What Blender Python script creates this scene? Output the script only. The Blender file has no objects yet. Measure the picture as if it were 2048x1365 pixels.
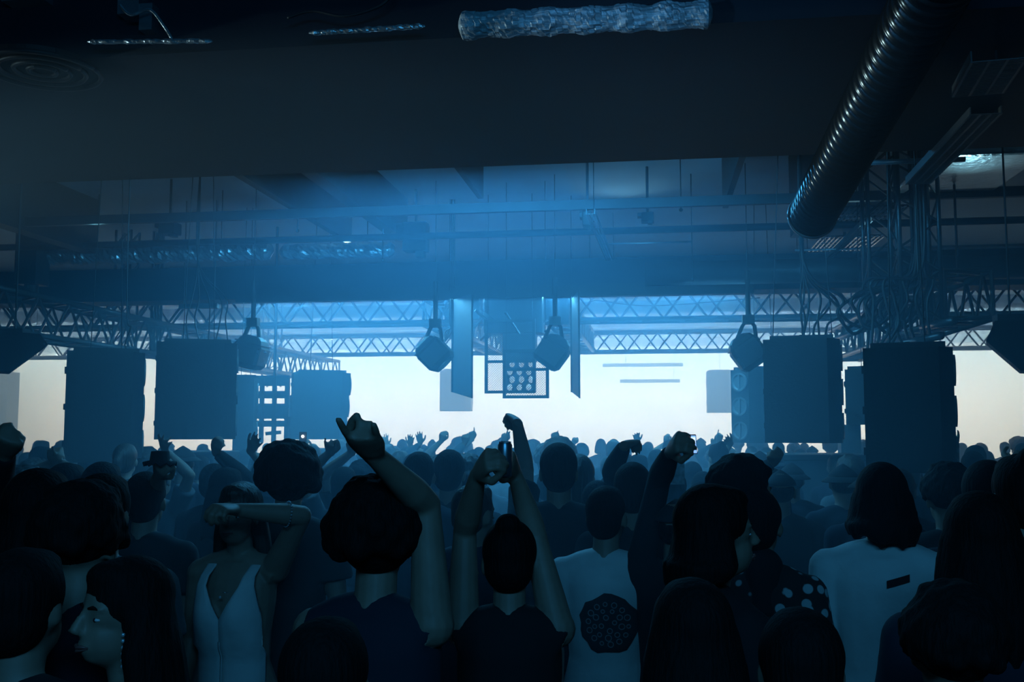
import bpy, math, random
from mathutils import Vector, Matrix
random.seed(11)
PI = math.pi
sc = bpy.context.scene
COL = sc.collection
# ------------------------------------------------------------------ camera
F = 1991.0; W = 2048.0; H = 1365.0
YAW = math.radians(8.0); PITCH = math.radians(4.95)
CAM = Vector((0, 0, 1.95))
FWD = Vector((-math.sin(YAW)*math.cos(PITCH), math.cos(YAW)*math.cos(PITCH), math.sin(PITCH)))
RIGHT = Vector((math.cos(YAW), math.sin(YAW), 0))
UP = RIGHT.cross(FWD)
cd = bpy.data.cameras.new('camera'); cam = bpy.data.objects.new('camera', cd); COL.objects.link(cam)
cd.sensor_width = 36; cd.lens = 36*F/W; cd.clip_start = .05; cd.clip_end = 200
cam.matrix_world = Matrix.Translation(CAM) @ Matrix((RIGHT, UP, -FWD)).transposed().to_4x4()
sc.camera = cam
sc.view_settings.view_transform = 'Standard'; sc.view_settings.look = 'None'
sc.view_settings.gamma = 1; sc.view_settings.use_curve_mapping = False
sc.view_settings.exposure = 0.3
sc.cycles.max_bounces = 3; sc.cycles.diffuse_bounces = 2; sc.cycles.glossy_bounces = 1
sc.cycles.transmission_bounces = 2; sc.cycles.volume_bounces = 0; sc.cycles.transparent_max_bounces = 8
sc.cycles.use_denoising = True; sc.cycles.use_adaptive_sampling = True; sc.cycles.adaptive_threshold = .06
wd = bpy.data.worlds.new('world'); sc.world = wd; wd.use_nodes = True
wd.node_tree.nodes['Background'].inputs[0].default_value = (0, 0, 0, 1)

def ray(px, py): return FWD + RIGHT*((px-W/2)/F) + UP*((H/2-py)/F)
def P(px, py, d): return CAM + ray(px, py)*d
def PY(px, py, y): r = ray(px, py); return CAM + r*((y-CAM.y)/r.y)
def PZ(px, py, z): r = ray(px, py); return CAM + r*((z-CAM.z)/r.z)
def reach(S, px, py, L, sign=1):
    """point on the sight line through (px,py) at distance L from S (or the closest one)"""
    r = ray(px, py); w = S-CAM; t0 = w.dot(r)/r.dot(r)
    m = (CAM+r*t0-S).length
    if m >= L: return CAM+r*t0
    return CAM + r*(t0 + sign*math.sqrt(L*L-m*m)/r.length)

def light(name, kind, loc, target, power, color, size=1.0, size_y=None, spot=60, blend=.5):
    l = bpy.data.lights.new(name, kind); l.energy = power; l.color = color
    if kind == 'AREA':
        l.shape = 'RECTANGLE'; l.size = size; l.size_y = size_y or size
    elif kind == 'SPOT':
        l.spot_size = math.radians(spot); l.spot_blend = blend; l.shadow_soft_size = size
    else: l.shadow_soft_size = size
    o = bpy.data.objects.new(name, l); COL.objects.link(o); o.location = loc
    o.rotation_euler = (Vector(target)-Vector(loc)).to_track_quat('-Z', 'Y').to_euler()
    return o
WH = (.325, .62, 1.0); BL = (.06, .46, 1.0)
# added light bars that light up the haze, the crowd and the rear wall
for x, y, pw, dy, wd_ in ((-2.1, 12.64, 520, -2.7, 6.4), (-3.5, 17.4, 450, 0, 20), (-4.3, 22, 3500, .9, 36), (-4.3, 27, 7000, .9, 36), (-4.3, 31.5, 11500, .9, 36)):
    light('haze_fill_bar', 'AREA', (x, y, 3.655 if y < 16 else 4.45), (x, y+dy, 0), pw, WH if y > 16 else (.07, .46, 1.0), wd_, .12 if y < 16 else .25)
# added fill lamps out of view: near crowd, duct, foil, ceiling void, haze
light('crowd_fill', 'AREA', (.2, -1.0, 3.3), (.2, 4, 1.0), 29, (.06, .47, 1.0), 2, .5)  # added dim blue fill behind the viewer, brightens the pale shirts
light('fill_spot', 'SPOT', (-6, 3.4, 2.9), (1.7, 4.7, 3.4), 620, (.45, .8, 1.0), .06, spot=18, blend=.8)  # added spot outside the frame, puts highlights on the duct ribs
light('fill_spot', 'SPOT', (-1.4, 1.4, 2.75), (.25, 4.0, 3.72), 60, (.15, .5, 1.0), .05, spot=30, blend=.9)  # added spot that brightens the foil bundle
light('void_fill', 'AREA', (-1.5, 6.9, 4.3), (-1.6, 13, 3.2), 170, BL, 3.0, .4)  # added fill hidden behind the soffit, brightens void and cross beam
light('haze_fill', 'AREA', (-1.4, 6.8, 4.0), (-1.4, 10.6, 1.6), 70, BL, 4, .3)  # added fill hidden by the soffit, lights the haze around the speakers
light('haze_fill', 'AREA', (-1.3, 6.75, 3.95), (-1.0, 4.4, 1.2), 50, BL, 2, .3)  # added fill in the same hidden spot, lights haze over the crowd
pq = PY(690, 505, 12.6); light('void_fill', 'SPOT', pq, (pq.x+.1, 12.1, 4.9), 14, (.3, .75, 1), .05, spot=120, blend=1)  # added upward spots from here on make the bright ceiling patches
pq = PY(1235, 505, 12.6); light('void_fill', 'SPOT', pq, (pq.x+.1, 12.0, 4.9), 12, (.3, .75, 1), .05, spot=110, blend=1)
pq = PY(1945, 470, 9.6); light('void_fill', 'SPOT', pq, (pq.x-.1, 8.8, 4.9), 28, (.3, .75, 1), .05, spot=80, blend=1)
pq = PY(1720, 500, 10.6); light('void_fill', 'SPOT', pq, (pq.x, 10.3, 4.9), 20, (.3, .75, 1), .05, spot=90, blend=1)
pq = PY(190, 470, 10.4); light('void_fill', 'SPOT', pq, (pq.x, 9.8, 4.9), 10, (.2, .7, 1), .05, spot=130, blend=1)

# ------------------------------------------------------------------ materials
MATS = {}
def mat(name, col, rough=.6, metal=0, noise=0, scale=8, bump=0, emit=None, emit_s=0, spec=.5):
    if name in MATS: return MATS[name]
    m = bpy.data.materials.new(name); m.use_nodes = True; nt = m.node_tree; b = nt.nodes['Principled BSDF']
    b.inputs['Base Color'].default_value = (*col, 1); b.inputs['Roughness'].default_value = rough
    b.inputs['Metallic'].default_value = metal; b.inputs['Specular IOR Level'].default_value = spec
    if noise or bump:
        tc = nt.nodes.new('ShaderNodeTexCoord'); n = nt.nodes.new('ShaderNodeTexNoise'); n.inputs['Scale'].default_value = scale
        n.inputs['Detail'].default_value = 5
        nt.links.new(tc.outputs['Object'], n.inputs['Vector'])
        if noise:
            r = nt.nodes.new('ShaderNodeValToRGB')
            r.color_ramp.elements[0].position = .3; r.color_ramp.elements[1].position = .7
            r.color_ramp.elements[0].color = (*[c*(1-noise) for c in col], 1); r.color_ramp.elements[1].color = (*[min(1, c*(1+noise)) for c in col], 1)
            nt.links.new(n.outputs['Fac'], r.inputs['Fac']); nt.links.new(r.outputs['Color'], b.inputs['Base Color'])
        if bump:
            bp = nt.nodes.new('ShaderNodeBump'); bp.inputs['Strength'].default_value = bump; bp.inputs['Distance'].default_value = .02
            nt.links.new(n.outputs['Fac'], bp.inputs['Height']); nt.links.new(bp.outputs['Normal'], b.inputs['Normal'])
    if emit:
        b.inputs['Emission Color'].default_value = (*emit, 1); b.inputs['Emission Strength'].default_value = emit_s
    MATS[name] = m; return m
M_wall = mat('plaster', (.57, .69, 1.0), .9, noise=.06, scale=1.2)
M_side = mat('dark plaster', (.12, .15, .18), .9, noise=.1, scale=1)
M_floor = mat('concrete floor', (.06, .06, .065), .7, noise=.2, scale=2)
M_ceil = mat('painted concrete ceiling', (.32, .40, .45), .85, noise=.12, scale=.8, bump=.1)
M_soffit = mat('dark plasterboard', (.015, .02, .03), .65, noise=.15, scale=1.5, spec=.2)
M_steel = mat('painted steel', (.022, .026, .03), .55, .3, noise=.15, scale=6)
M_galv = mat('galvanised steel', (.45, .5, .53), .35, .9, noise=.12, scale=10)
M_alu = mat('truss aluminium', (.05, .056, .062), .4, .6)
M_black = mat('black powder coat', (.012, .013, .015), .6)
M_cab = mat('speaker paint', (.014, .016, .019), .75, noise=.2, scale=60, bump=.2)
M_foil = mat('crinkled foil', (.55, .6, .63), .3, .9, noise=.1, scale=14, bump=.9)
M_cable = mat('cable rubber', (.012, .012, .014), .5)
M_lens = mat('glass lens', (.05, .07, .09), .1, 0)
M_board = mat('grey board', (.05, .07, .085), .6)
# haze
def haze_mat(name, col, dens, aniso):
    m = bpy.data.materials.new(name); m.use_nodes = True; nt = m.node_tree; nt.nodes.clear()
    v = nt.nodes.new('ShaderNodeVolumeScatter'); o = nt.nodes.new('ShaderNodeOutputMaterial')
    v.inputs['Color'].default_value = (*col, 1); v.inputs['Density'].default_value = dens; v.inputs['Anisotropy'].default_value = aniso
    nt.links.new(v.outputs[0], o.inputs['Volume']); return m

# ------------------------------------------------------------------ mesh helpers
def frame(d):
    d = d.normalized(); a = Vector((0, 0, 1)) if abs(d.z) < .95 else Vector((1, 0, 0))
    u = d.cross(a).normalized(); return u, d.cross(u).normalized()
class MB:
    def __init__(s): s.v = []; s.f = []; s.smooth = []
    def quad(s, a, b, c, d):
        n = len(s.v); s.v += [Vector(a), Vector(b), Vector(c), Vector(d)]; s.f.append((n, n+1, n+2, n+3))
    def hexa(s, p):   # 8 points: bottom 4 ccw, top 4
        n = len(s.v); s.v += [Vector(q) for q in p]
        for q in ((0, 3, 2, 1), (4, 5, 6, 7), (0, 1, 5, 4), (1, 2, 6, 5), (2, 3, 7, 6), (3, 0, 4, 7)): s.f.append(tuple(n+i for i in q))
        return s
    def box(s, c, size, R=None):
        c = Vector(c); hx, hy, hz = [a/2 for a in size]
        pts = [Vector(p) for p in ((-hx, -hy, -hz), (hx, -hy, -hz), (hx, hy, -hz), (-hx, hy, -hz), (-hx, -hy, hz), (hx, -hy, hz), (hx, hy, hz), (-hx, hy, hz))]
        if R is not None: pts = [R @ p for p in pts]
        return s.hexa([c+p for p in pts])
    def bar(s, a, b, w, h):  # rectangular bar, h along z-ish
        a = Vector(a); b = Vector(b); d = (b-a).normalized(); u, v = frame(d); u = u*w/2; v = v*h/2
        return s.hexa([a-u-v, a+u-v, b+u-v, b-u-v, a-u+v, a+u+v, b+u+v, b-u+v])
    def loft(s, rings, cap=True):
        n0 = len(s.v); k = len(rings[0])
        for r in rings: s.v += r
        for i in range(len(rings)-1):
            for j in range(k):
                a = n0+i*k+j; b = n0+i*k+(j+1) % k; s.f.append((a, b, b+k, a+k))
        if cap:
            s.f.append(tuple(n0+j for j in reversed(range(k)))); s.f.append(tuple(n0+(len(rings)-1)*k+j for j in range(k)))
        return s
    def tube(s, a, b, r, r2=None, n=8):
        a = Vector(a); b = Vector(b); r2 = r if r2 is None else r2; u, v = frame(b-a)
        c = [(math.cos(2*PI*j/n), math.sin(2*PI*j/n)) for j in range(n)]
        return s.loft([[a+(u*x+v*y)*r for x, y in c], [b+(u*x+v*y)*r2 for x, y in c]])
    def path(s, pts, rad, n=8, flat=1.0, closed_ends=True):
        pts = [Vector(p) for p in pts]; rings = []; u = None
        if not hasattr(rad, '__len__'): rad = [rad]*len(pts)
        for i, p in enumerate(pts):
            d = (pts[min(i+1, len(pts)-1)]-pts[max(i-1, 0)])
            if d.length < 1e-6: d = Vector((0, 0, 1))
            d.normalize()
            if u is None: u, v = frame(d)
            else:
                u = (u-d*u.dot(d)).normalized(); v = d.cross(u)
            rings.append([p+(u*math.cos(2*PI*j/n)+v*math.sin(2*PI*j/n)*flat)*rad[i] for j in range(n)])
        return s.loft(rings, closed_ends)
    def ball(s, c, r, R=None, seg=12, rings=8):
        c = Vector(c); r = r if hasattr(r, '__len__') else (r, r, r); L = []
        for i in range(rings+1):
            th = PI*(i/rings)*.98+.01*PI
            ring = []
            for j in range(seg):
                p = Vector((math.sin(th)*math.cos(2*PI*j/seg)*r[0], math.sin(th)*math.sin(2*PI*j/seg)*r[1], -math.cos(th)*r[2]))
                if R is not None: p = R @ p
                ring.append(c+p)
            L.append(ring)
        return s.loft(L)
    def mesh(s, name, off=Vector((0, 0, 0)), smooth=False):
        me = bpy.data.meshes.new(name); me.from_pydata([tuple(p-off) for p in s.v], [], s.f)
        if smooth: me.polygons.foreach_set('use_smooth', [True]*len(me.polygons))
        me.update(); return me
    def build(s, name, m, parent=None, smooth=False, bevel=0):
        off = parent_loc(parent) if parent else Vector((0, 0, 0))
        if not parent and s.v:
            xs = [p.x for p in s.v]; ys = [p.y for p in s.v]; zs = [p.z for p in s.v]
            off = Vector(((min(xs)+max(xs))/2, (min(ys)+max(ys))/2, min(zs)))
        o = bpy.data.objects.new(name, s.mesh(name, off, smooth)); o.data.materials.append(m); COL.objects.link(o)
        if parent: o.parent = parent
        else: o.location = off
        if bevel:
            b = o.modifiers.new('bevel', 'BEVEL'); b.width = bevel; b.segments = 2; b.limit_method = 'ANGLE'
        return o
def parent_loc(p):
    v = Vector((0, 0, 0))
    while p: v = v+p.location; p = p.parent
    return v
def tag(o, label=None, cat=None, group=None, kind=None):
    if label: o['label'] = label
    if cat: o['category'] = cat
    if group: o['group'] = group
    if kind: o['kind'] = kind
    return o
def empty(name, loc, label, cat, group=None):
    o = bpy.data.objects.new(name, None); COL.objects.link(o); o.location = loc; o.empty_display_size = .1
    return tag(o, label, cat, group)
def struct(name, mb, m): return tag(mb.build(name, m), kind='structure')

# ------------------------------------------------------------------ the hall
X0, X1, Y0, Y1, ZC = -25.0, 16.0, -5.0, 35.0, 4.9
struct('floor', MB().box(((X0+X1)/2, (Y0+Y1)/2, -.05), (X1-X0, Y1-Y0, .1)), M_floor)
struct('ceiling', MB().box(((X0+X1)/2, (Y0+Y1)/2, ZC+.1), (X1-X0, Y1-Y0, .2)), M_ceil)
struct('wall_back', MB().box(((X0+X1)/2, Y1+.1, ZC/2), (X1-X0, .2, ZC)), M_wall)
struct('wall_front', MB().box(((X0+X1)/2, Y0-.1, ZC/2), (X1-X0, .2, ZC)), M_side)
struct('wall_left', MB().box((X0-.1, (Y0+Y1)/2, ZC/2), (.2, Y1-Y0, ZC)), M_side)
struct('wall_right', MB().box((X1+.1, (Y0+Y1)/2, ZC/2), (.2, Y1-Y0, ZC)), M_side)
for nm, y0, y1, col, dn, g in (('haze', 12.75, 34.98, (.42, .70, 1.0), .105, .1), ('haze', 3.3, 12.73, (.45, .74, 1.0), .115, .3)):
    o = MB().box(((X0+X1)/2, (y0+y1)/2, 2.42 if y0 > 10 else 1.79), (X1-X0-.04, y1-y0, 4.84 if y0 > 10 else 3.58)).build(nm, haze_mat(nm, col, dn, g))
    tag(o, 'dense pale stage haze filling the rear of the hall' if y0 > 10 else 'thin blue haze hanging over the middle of the crowd', 'haze', kind='stuff')
# ------------------------------------------------------------------ overhead structure
b_lo = PY(1000, 589, 12.8).z; b_hi = PY(1000, 521, 12.8).z
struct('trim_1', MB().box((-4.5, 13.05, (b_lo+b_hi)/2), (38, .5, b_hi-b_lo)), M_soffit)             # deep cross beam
s_y1 = PZ(900, 336, 3.6).y; s_y0 = PZ(900, 76, 3.6).y
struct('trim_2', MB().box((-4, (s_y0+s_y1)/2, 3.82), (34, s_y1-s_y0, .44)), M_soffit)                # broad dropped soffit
def xbar(name, pa, pb, y, r, m, label, cat, flat=None, x_from=None, x_to=None):
    a = PY(*pa, y); b = PY(*pb, y)
    z = (a.z+b.z)/2
    a = Vector((a.x if x_from is None else x_from, y, z)); b = Vector((b.x if x_to is None else x_to, y, z))
    mb = MB().bar(a, b, flat[0], flat[1]) if flat else MB().tube(a, b, r, n=16)
    return tag(mb.build(name, m, smooth=not flat), label, cat), z
_, z1 = xbar('steel_channel', (0, 439), (2048, 392), 10.4, .05, M_steel, 'dark steel channel crossing the ceiling void, thickest and frontmost of the bars', 'beam', (.07, .10), -9, 5.2)
_, z2 = xbar('steel_channel', (0, 452), (1400, 409), 10.9, .03, M_steel, 'thin dark rail crossing the ceiling void just behind the thickest bar', 'beam', (.05, .045), -9, 3.5)
_, z3 = xbar('sprinkler_pipe', (0, 493), (1200, 466), 11.6, .042, M_steel, 'dark round pipe crossing the ceiling void above the foil duct', 'pipe', None, -10, 6)
_, z4 = xbar('conduit', (1200, 489), (1385, 484), 12.0, .012, M_galv, 'thin bright conduit running level at right of centre under the ceiling', 'pipe')
_, z5 = xbar('conduit', (1590, 497), (2200, 490), 12.1, .014, M_galv, 'thin bright conduit running to the right edge above the cross beam', 'pipe')
_, z6 = xbar('round_duct', (1290, 540), (2300, 537), 12.45, .15, M_steel, 'wide dark round duct in front of the cross beam at right', 'duct')
_, z7 = xbar('conduit', (1720, 327), (1930, 318), 6.9, .018, M_galv, 'short conduit crossing behind the ribbed duct at upper right', 'pipe')
_, z8 = xbar('conduit', (1840, 217), (2040, 209), 5.6, .010, M_steel, 'thin conduit under the soffit between the perforated trays at upper right', 'pipe')
# foil wrapped duct
def crinkle_tube(name, a, b, r, m, label, cat, n=20, k=60, amp=.12, flat=1.0, parent=None, seed=1, coh=1):
    rnd = random.Random(seed); a = Vector(a); b = Vector(b); u, v = frame(b-a); rings = []
    rows_ = [[rnd.random() for _ in range(n)] for _ in range(k+2)]
    for i in range(k+1):
        t = i/k; c = a.lerp(b, t); e = min(1, min(t, 1-t)*k/2.5+.35)
        sag = 1+.06*math.sin(t*40)
        rings.append([c+(u*math.cos(2*PI*j/n)+v*math.sin(2*PI*j/n)*flat)*r*e*sag*(1+amp*((rows_[i//coh][(j+i//3) % n]*(1-(i % coh)/coh)+rows_[min(k, i//coh+1)][(j+i//3) % n]*((i % coh)/coh))-.5)) for j in range(n)])
    o = MB().loft(rings).build(name, m, parent)
    return tag(o, label, cat)
fa = PY(82, 512, 12.1); fb = PY(545, 498, 12.1)
crinkle_tube('foil_duct', fa, Vector((fb.x, fb.y, fa.z)), .13, M_foil, 'foil wrapped duct with a bright lower edge at left above the cross beam', 'duct', amp=.22, k=90)
fc = PY(560, 505, 12.3); fd = PY(790, 498, 12.3)
crinkle_tube('foil_duct', fc, Vector((fd.x, fd.y, fc.z)), .10, M_foil, 'short foil wrapped duct right of the longer foil duct', 'duct', amp=.15, k=40, seed=4)
fe = PZ(912, 62, 3.76); ff = PZ(1430, 40, 3.76)
fy = s_y0-.12
fe = PY(918, 52, fy); ff = PY(1425, 40, fy)
M_fib = mat('wrapped fibre', (.42, .5, .56), .5, .35, noise=.35, scale=26, bump=.8)
n_ = next(q for q in M_fib.node_tree.nodes if q.type == 'TEX_NOISE'); mp_ = M_fib.node_tree.nodes.new('ShaderNodeMapping'); mp_.inputs['Scale'].default_value = (.18, 1, 1.4); mp_.inputs['Rotation'].default_value = (0, .25, 0)
M_fib.node_tree.links.new(next(q for q in M_fib.node_tree.nodes if q.type == 'TEX_COORD').outputs['Object'], mp_.inputs['Vector']); M_fib.node_tree.links.new(mp_.outputs['Vector'], n_.inputs['Vector'])
crinkle_tube('foil_bundle', fe, Vector((ff.x, fy, fe.z-.01)), .052, M_fib, 'crumpled foil bundle lying along the near edge of the dark soffit', 'insulation', amp=.26, k=120, n=26, seed=3, coh=4)
for (p, q, r_, lab, sd) in (((618, 66), (850, 52), .011, 'thin foil strip on the soffit edge left of the crumpled foil bundle', 7), ((175, 84), (425, 82), .010, 'thin foil strip on the soffit edge at upper left', 8)):
    a = PY(*p, fy); b = PY(*q, fy); crinkle_tube('foil_strip', a, b, r_, M_foil, lab, 'insulation', amp=.5, k=40, n=8, seed=sd)
def cable(pts, r, label, group=None, name='cable', m=None, cat='cable'):
    P4 = [pts[0]]+list(pts)+[pts[-1]]; out = []
    for i in range(1, len(P4)-2):
        for k in range(7):
            t = k/7; p0, p1, p2, p3 = [Vector(q) for q in P4[i-1:i+3]]
            out.append(.5*((2*p1)+(p2-p0)*t+(2*p0-5*p1+4*p2-p3)*t*t+(3*p1-p0-3*p2+p3)*t**3))
    out.append(Vector(pts[-1]))
    return tag(MB().path(out, r, n=6).build(name, m or M_cable, smooth=True), label, cat, group)
cable([PY(575, 36, fy), PY(625, 22, fy), PY(690, 32, fy), PY(760, 12, fy), PY(790, -20, fy)], .006, 'looping cable above the soffit edge at top left of centre', m=M_steel)
cable([PY(240, 10, fy), PY(262, 30, fy), PY(300, 20, fy), PY(330, 55, fy), PY(345, 80, fy)], .007, 'kinked cable above the soffit edge at top left', m=M_foil)
tag(MB().box(PY(268, 14, fy+.1), (.10, .10, .10)).box(PY(300, 40, fy+.1), (.06, .08, .12)).build('junction_box', M_galv), 'small metal junction box at the very top left of the ceiling', 'junction box')
tag(MB().box(PY(60, 4, fy+.1), (.2, .12, .03)).build('cable_tray', M_galv), 'short metal tray end in the top left corner', 'cable tray')
# round diffuser under the soffit, upper left
dc = PZ(85, 137, 3.595); root = empty('ceiling_diffuser', dc, 'round concentric ring diffuser under the dark soffit at upper left', 'vent')
for r in (.25, .185, .12, .06):
    n = 48; MB().path([dc+Vector((math.cos(2*PI*i/n)*r, math.sin(2*PI*i/n)*r, -.012)) for i in range(n+1)], .011, n=6).build('ring', M_steel, root, True)
MB().tube(dc+Vector((0, 0, .02)), dc+Vector((0, 0, -.006)), .25, n=40).build('plate', M_black, root)

# ribbed flexible duct
a = P(1624, 432, 5.9); b = P(1888, -60, 3.58)
root = empty('ribbed_duct', a, 'large silver ribbed spiral duct slanting down from the upper right', 'duct')
n = 40; L = (b-a).length; k = 36; u, v = frame(b-a); rings = []
for i in range(k*8+1):
    t = i/(k*8); c = a.lerp(b, t); ph = (i % 8)/8
    r = .123+.015*max(0, math.cos(2*PI*ph))**2
    rings.append([c+(u*math.cos(2*PI*j/n)+v*math.sin(2*PI*j/n))*r for j in range(n)])
M_duct = mat('ribbed duct skin', (.12, .14, .15), .22, .9)
MB().loft(rings, False).build('duct_tube', M_duct, root, True)
MB().path([a+(u*math.cos(2*PI*i/40)+v*math.sin(2*PI*i/40))*.137 for i in range(41)], .009, n=6).build('end_ring', M_galv, root, True)
MB().tube(a+(b-a).normalized()*.05, a+(b-a).normalized()*.06, .124, n=32).build('inner_baffle', M_black, root)

# diagonal ceiling beams, seen through the void
def ybeam(px, py, z, y0, y1, w, h, label, name='ceiling_beam', m=None):
    x = PZ(px, py, z).x
    return tag(MB().box((x, (y0+y1)/2, z+h/2), (w, y1-y0, h)).build(name, m or M_steel), label, 'beam')
ybeam(745, 440, 4.35, 6.6, 12.4, .16, .55, 'thick dark beam running diagonally away through the ceiling void, left of centre')
ybeam(622, 440, 4.35, 6.6, 12.4, .09, .55, 'thinner dark beam parallel and left of the thick ceiling beam')
ybeam(966, 404, 4.45, 6.6, 10.6, .06, .45, 'slim dark beam running away through the middle of the ceiling void')
ybeam(1448, 425, 4.35, 6.6, 11.0, .06, .55, 'slim dark beam right of centre standing almost upright in the view')
ybeam(1700, 330, 4.0, 6.6, 11.0, .10, .9, 'dark beam hidden close behind the ribbed duct')
ybeam(60, 470, 4.2, 7.5, 11.9, .20, .7, 'thick dark beam at the far left of the ceiling void')
for i, (px, y0, y1) in enumerate(((595, 335, 462), (443, 450, 490), (735, 445, 480), (195, 450, 490), (765, 470, 520), (1362, 320, 420), (1385, 470, 560), (1620, 640, 700))):
    y = 11.6 if i not in (0, 5, 7) else (10.9 if i < 7 else 13.6)
    p = PY(px, y1, y)
    tag(MB().tube(p, Vector((p.x, y, 4.95)), .007, n=6).ball(p, .022, seg=8, rings=5).build('hanger_rod', M_steel, smooth=True), 'thin threaded rod hanging from the ceiling into the void', 'rod', 'thin hanger rods under the ceiling')
# left column foot and box hanging there
pc = PY(66, 500, 11.9)
struct('trim_3', MB().box((pc.x, 11.9, 4.35), (.30, .3, 1.1)).tube((pc.x+.0, 11.9, 3.6), (pc.x, 11.9, 4.4), .09, n=16), M_steel)
for px, py, y, sx, sz, lab in ((340, 458, 11.0, .20, .14, 'dark block bracketed under the thin rail at left'), (832, 475, 11.9, .30, .36, 'dark hoist block in the haze above the cross beam, left of centre'), (1175, 440, 10.6, .10, .16, 'dark clamp at the upper end of the slotted tray, right of centre'), (1295, 436, 11.2, .14, .10, 'small dark bracket under the rail right of the slotted tray')):
    c = PY(px, py, y); r_ = empty('hoist_block', c, lab, 'bracket')
    MB().box(c, (sx, .2, sz)).build('block', M_black, r_, bevel=.01)
    MB().box(c+Vector((-sx*.55, 0, sz*.28)), (sx*.5, .14, sz*.4)).build('bracket', M_black, r_); MB().box(c+Vector((sx*.2, 0, -sz*.55)), (sx*.35, .12, sz*.3)).build('bracket', M_black, r_)
    MB().tube(c, Vector((c.x, c.y, 4.92)), .015, n=8).build('hanger', M_steel, r_)
M_tray = mat('dull tray steel', (.16, .2, .22), .5, .6)
# slotted trays / light channels running away from the viewer
def tray(pn, pf, z, w, label, h=.05, slots=26):
    a = PZ(*pn, z); b = PZ(*pf, z); b.x = a.x+(b.x-a.x)
    root = empty('slotted_tray', a, label, 'cable tray'); d = (b-a); L = d.length; d.normalize(); s = d.cross(Vector((0, 0, 1))).normalized()
    m = MB()
    for q in (-1, -.33, .33, 1): m.bar(a+s*w/2*q, b+s*w/2*q, .012, .006)
    for i in range(slots+1): c = a+d*(L*i/slots); m.bar(c-s*w/2, c+s*w/2, .006, .004)
    m.build('slotted_base', M_tray, root)
    m = MB()
    for q in (-1, 1): m.bar(a+s*w/2*q+Vector((0, 0, h/2)), b+s*w/2*q+Vector((0, 0, h/2)), .006, h)
    m.build('rail', M_tray, root)
    for t in (.1, .9):
        c = a+d*L*t; MB().tube(c, Vector((c.x, c.y, 4.93)), .006, n=6).build('hanger', M_steel, root)
    return root
tray((1181, 428), (1231, 550), 4.1, .085, 'slotted metal tray hanging right of centre with its far end lowest in the view', slots=60)
tray((1738, 442), (1586, 588), 4.05, .07, 'long slender metal tray slanting down towards the cable bundles', slots=60)
tray((1972, 228), (1836, 368), 3.56, .15, 'perforated metal tray at upper right slanting under the soffit', slots=70)
tray((1998, 120), (1955, 190), 3.54, .22, 'short perforated tray in the dark at upper right', slots=26)
# louvred ceiling grilles, right
def grille(px, py, z, sx, sy, label, nx=14):
    c = PZ(px, py, z); root = empty('ceiling_grille', c, label, 'vent'); m = MB()
    for i in range(nx+1): m.box(c+Vector((-sx/2+sx*i/nx, 0, 0)), (.02, sy, .012))
    m.build('louvre_bars', M_galv, root)
    m = MB()
    for i in range(7): m.box(c+Vector((0, -sy/2+sy*i/6, .012)), (sx, .02, .012))
    m.build('cross_bars', M_steel, root)
    MB().box(c+Vector((0, 0, .16)), (sx, sy, .02)).build('tray_back', M_ceil, root)
    MB().tube(c+Vector((0, 0, .1)), (c.x, c.y, 4.93), .02, n=8).build('hanger', M_steel, root)
    return root
grille(1722, 436, 4.3, .75, 1.1, 'louvred grille catching light right of the ribbed duct')
grille(1690, 488, 4.3, .75, 1.0, 'smaller louvred grille farther back behind the slender tray')
# insulated roof panel that catches the light upper right
root = empty('air_plenum', PZ(1935, 352, 4.2), 'pale crumpled air plenum catching light at the right under the ceiling', 'vent')
c = PZ(1935, 345, 4.3); MB().box(c+Vector((0, .1, .1)), (1.0, 1.4, .2)).build('plenum_box', M_foil, root, bevel=.03)
MB().tube(c+Vector((0, 0, .2)), (c.x, c.y, 4.93), .05, n=10).build('hanger', M_steel, root)

# ------------------------------------------------------------------ rig
def truss(A, B, w, h, label, per=.62, name='lighting_truss', hang=()):
    A = Vector(A); B = Vector(B); d = (B-A).normalized(); s = d.cross(Vector((0, 0, 1))).normalized()*w/2; u = Vector((0, 0, h))
    root = empty(name, A, label, 'truss')
    for q in (s, -s, s+u, -s+u): MB().tube(A+q, B+q, .033, n=10).build('chord', M_alu, root, True)
    L = (B-A).length; n = max(2, round(L/per)*2)
    for (p, q, ph) in ((s, s+u, 0), (-s, -s+u, 1), (s, -s, 0), (s+u, -s+u, 1)):
        m = MB()
        for i in range(n):
            a = A+d*L*i/n; b = A+d*L*(i+1)/n; lo, hi = (p, q) if (i+ph) % 2 == 0 else (q, p)
            m.tube(a+lo, b+hi, .0175, n=6)
        m.build('bracing', M_alu, root)
    for e in (A, B):
        m = MB()
        for p, q in ((s, -s), (s+u, -s+u), (s, s+u), (-s, -s+u)): m.tube(e+p, e+q, .022, n=8)
        m.build('end_frame', M_alu, root)
    for t in hang:
        c = A+d*L*t+u; MB().tube(c, Vector((c.x, c.y, 4.93)), .012, n=6).build('hanger', M_steel, root)
    return root
truss((-16, 14.5, 3.5), (12, 14.5, 3.5), .4, .4, 'long dark lattice truss crossing the whole view under the cross beam', hang=(.1, .9))
truss((-16, 20.6, 3.5), (6.95, 20.6, 3.5), .4, .4, 'pale hazy lattice truss crossing the view behind the long dark one', hang=(.1, .9))
truss((-7.15, 8.3, 3.0), (-7.3, 22, 3.0), .42, .45, 'lattice truss slanting back from the left edge above the speaker hangs', hang=(.05, .9))
truss((2.93, 9.7, 2.96), (2.96, 15.9, 2.98), .42, .45, 'lattice truss slanting back at right beside the cable bundles', hang=(.05, .9), per=.5)
xa = PY(868, 640, 14.7).x; xb = PY(1118, 640, 14.7).x
truss((xa, 14.75, 3.5), (xa, 20.35, 3.5), .35, .4, 'lattice truss running back from the long dark truss, left of the mesh panels')
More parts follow.
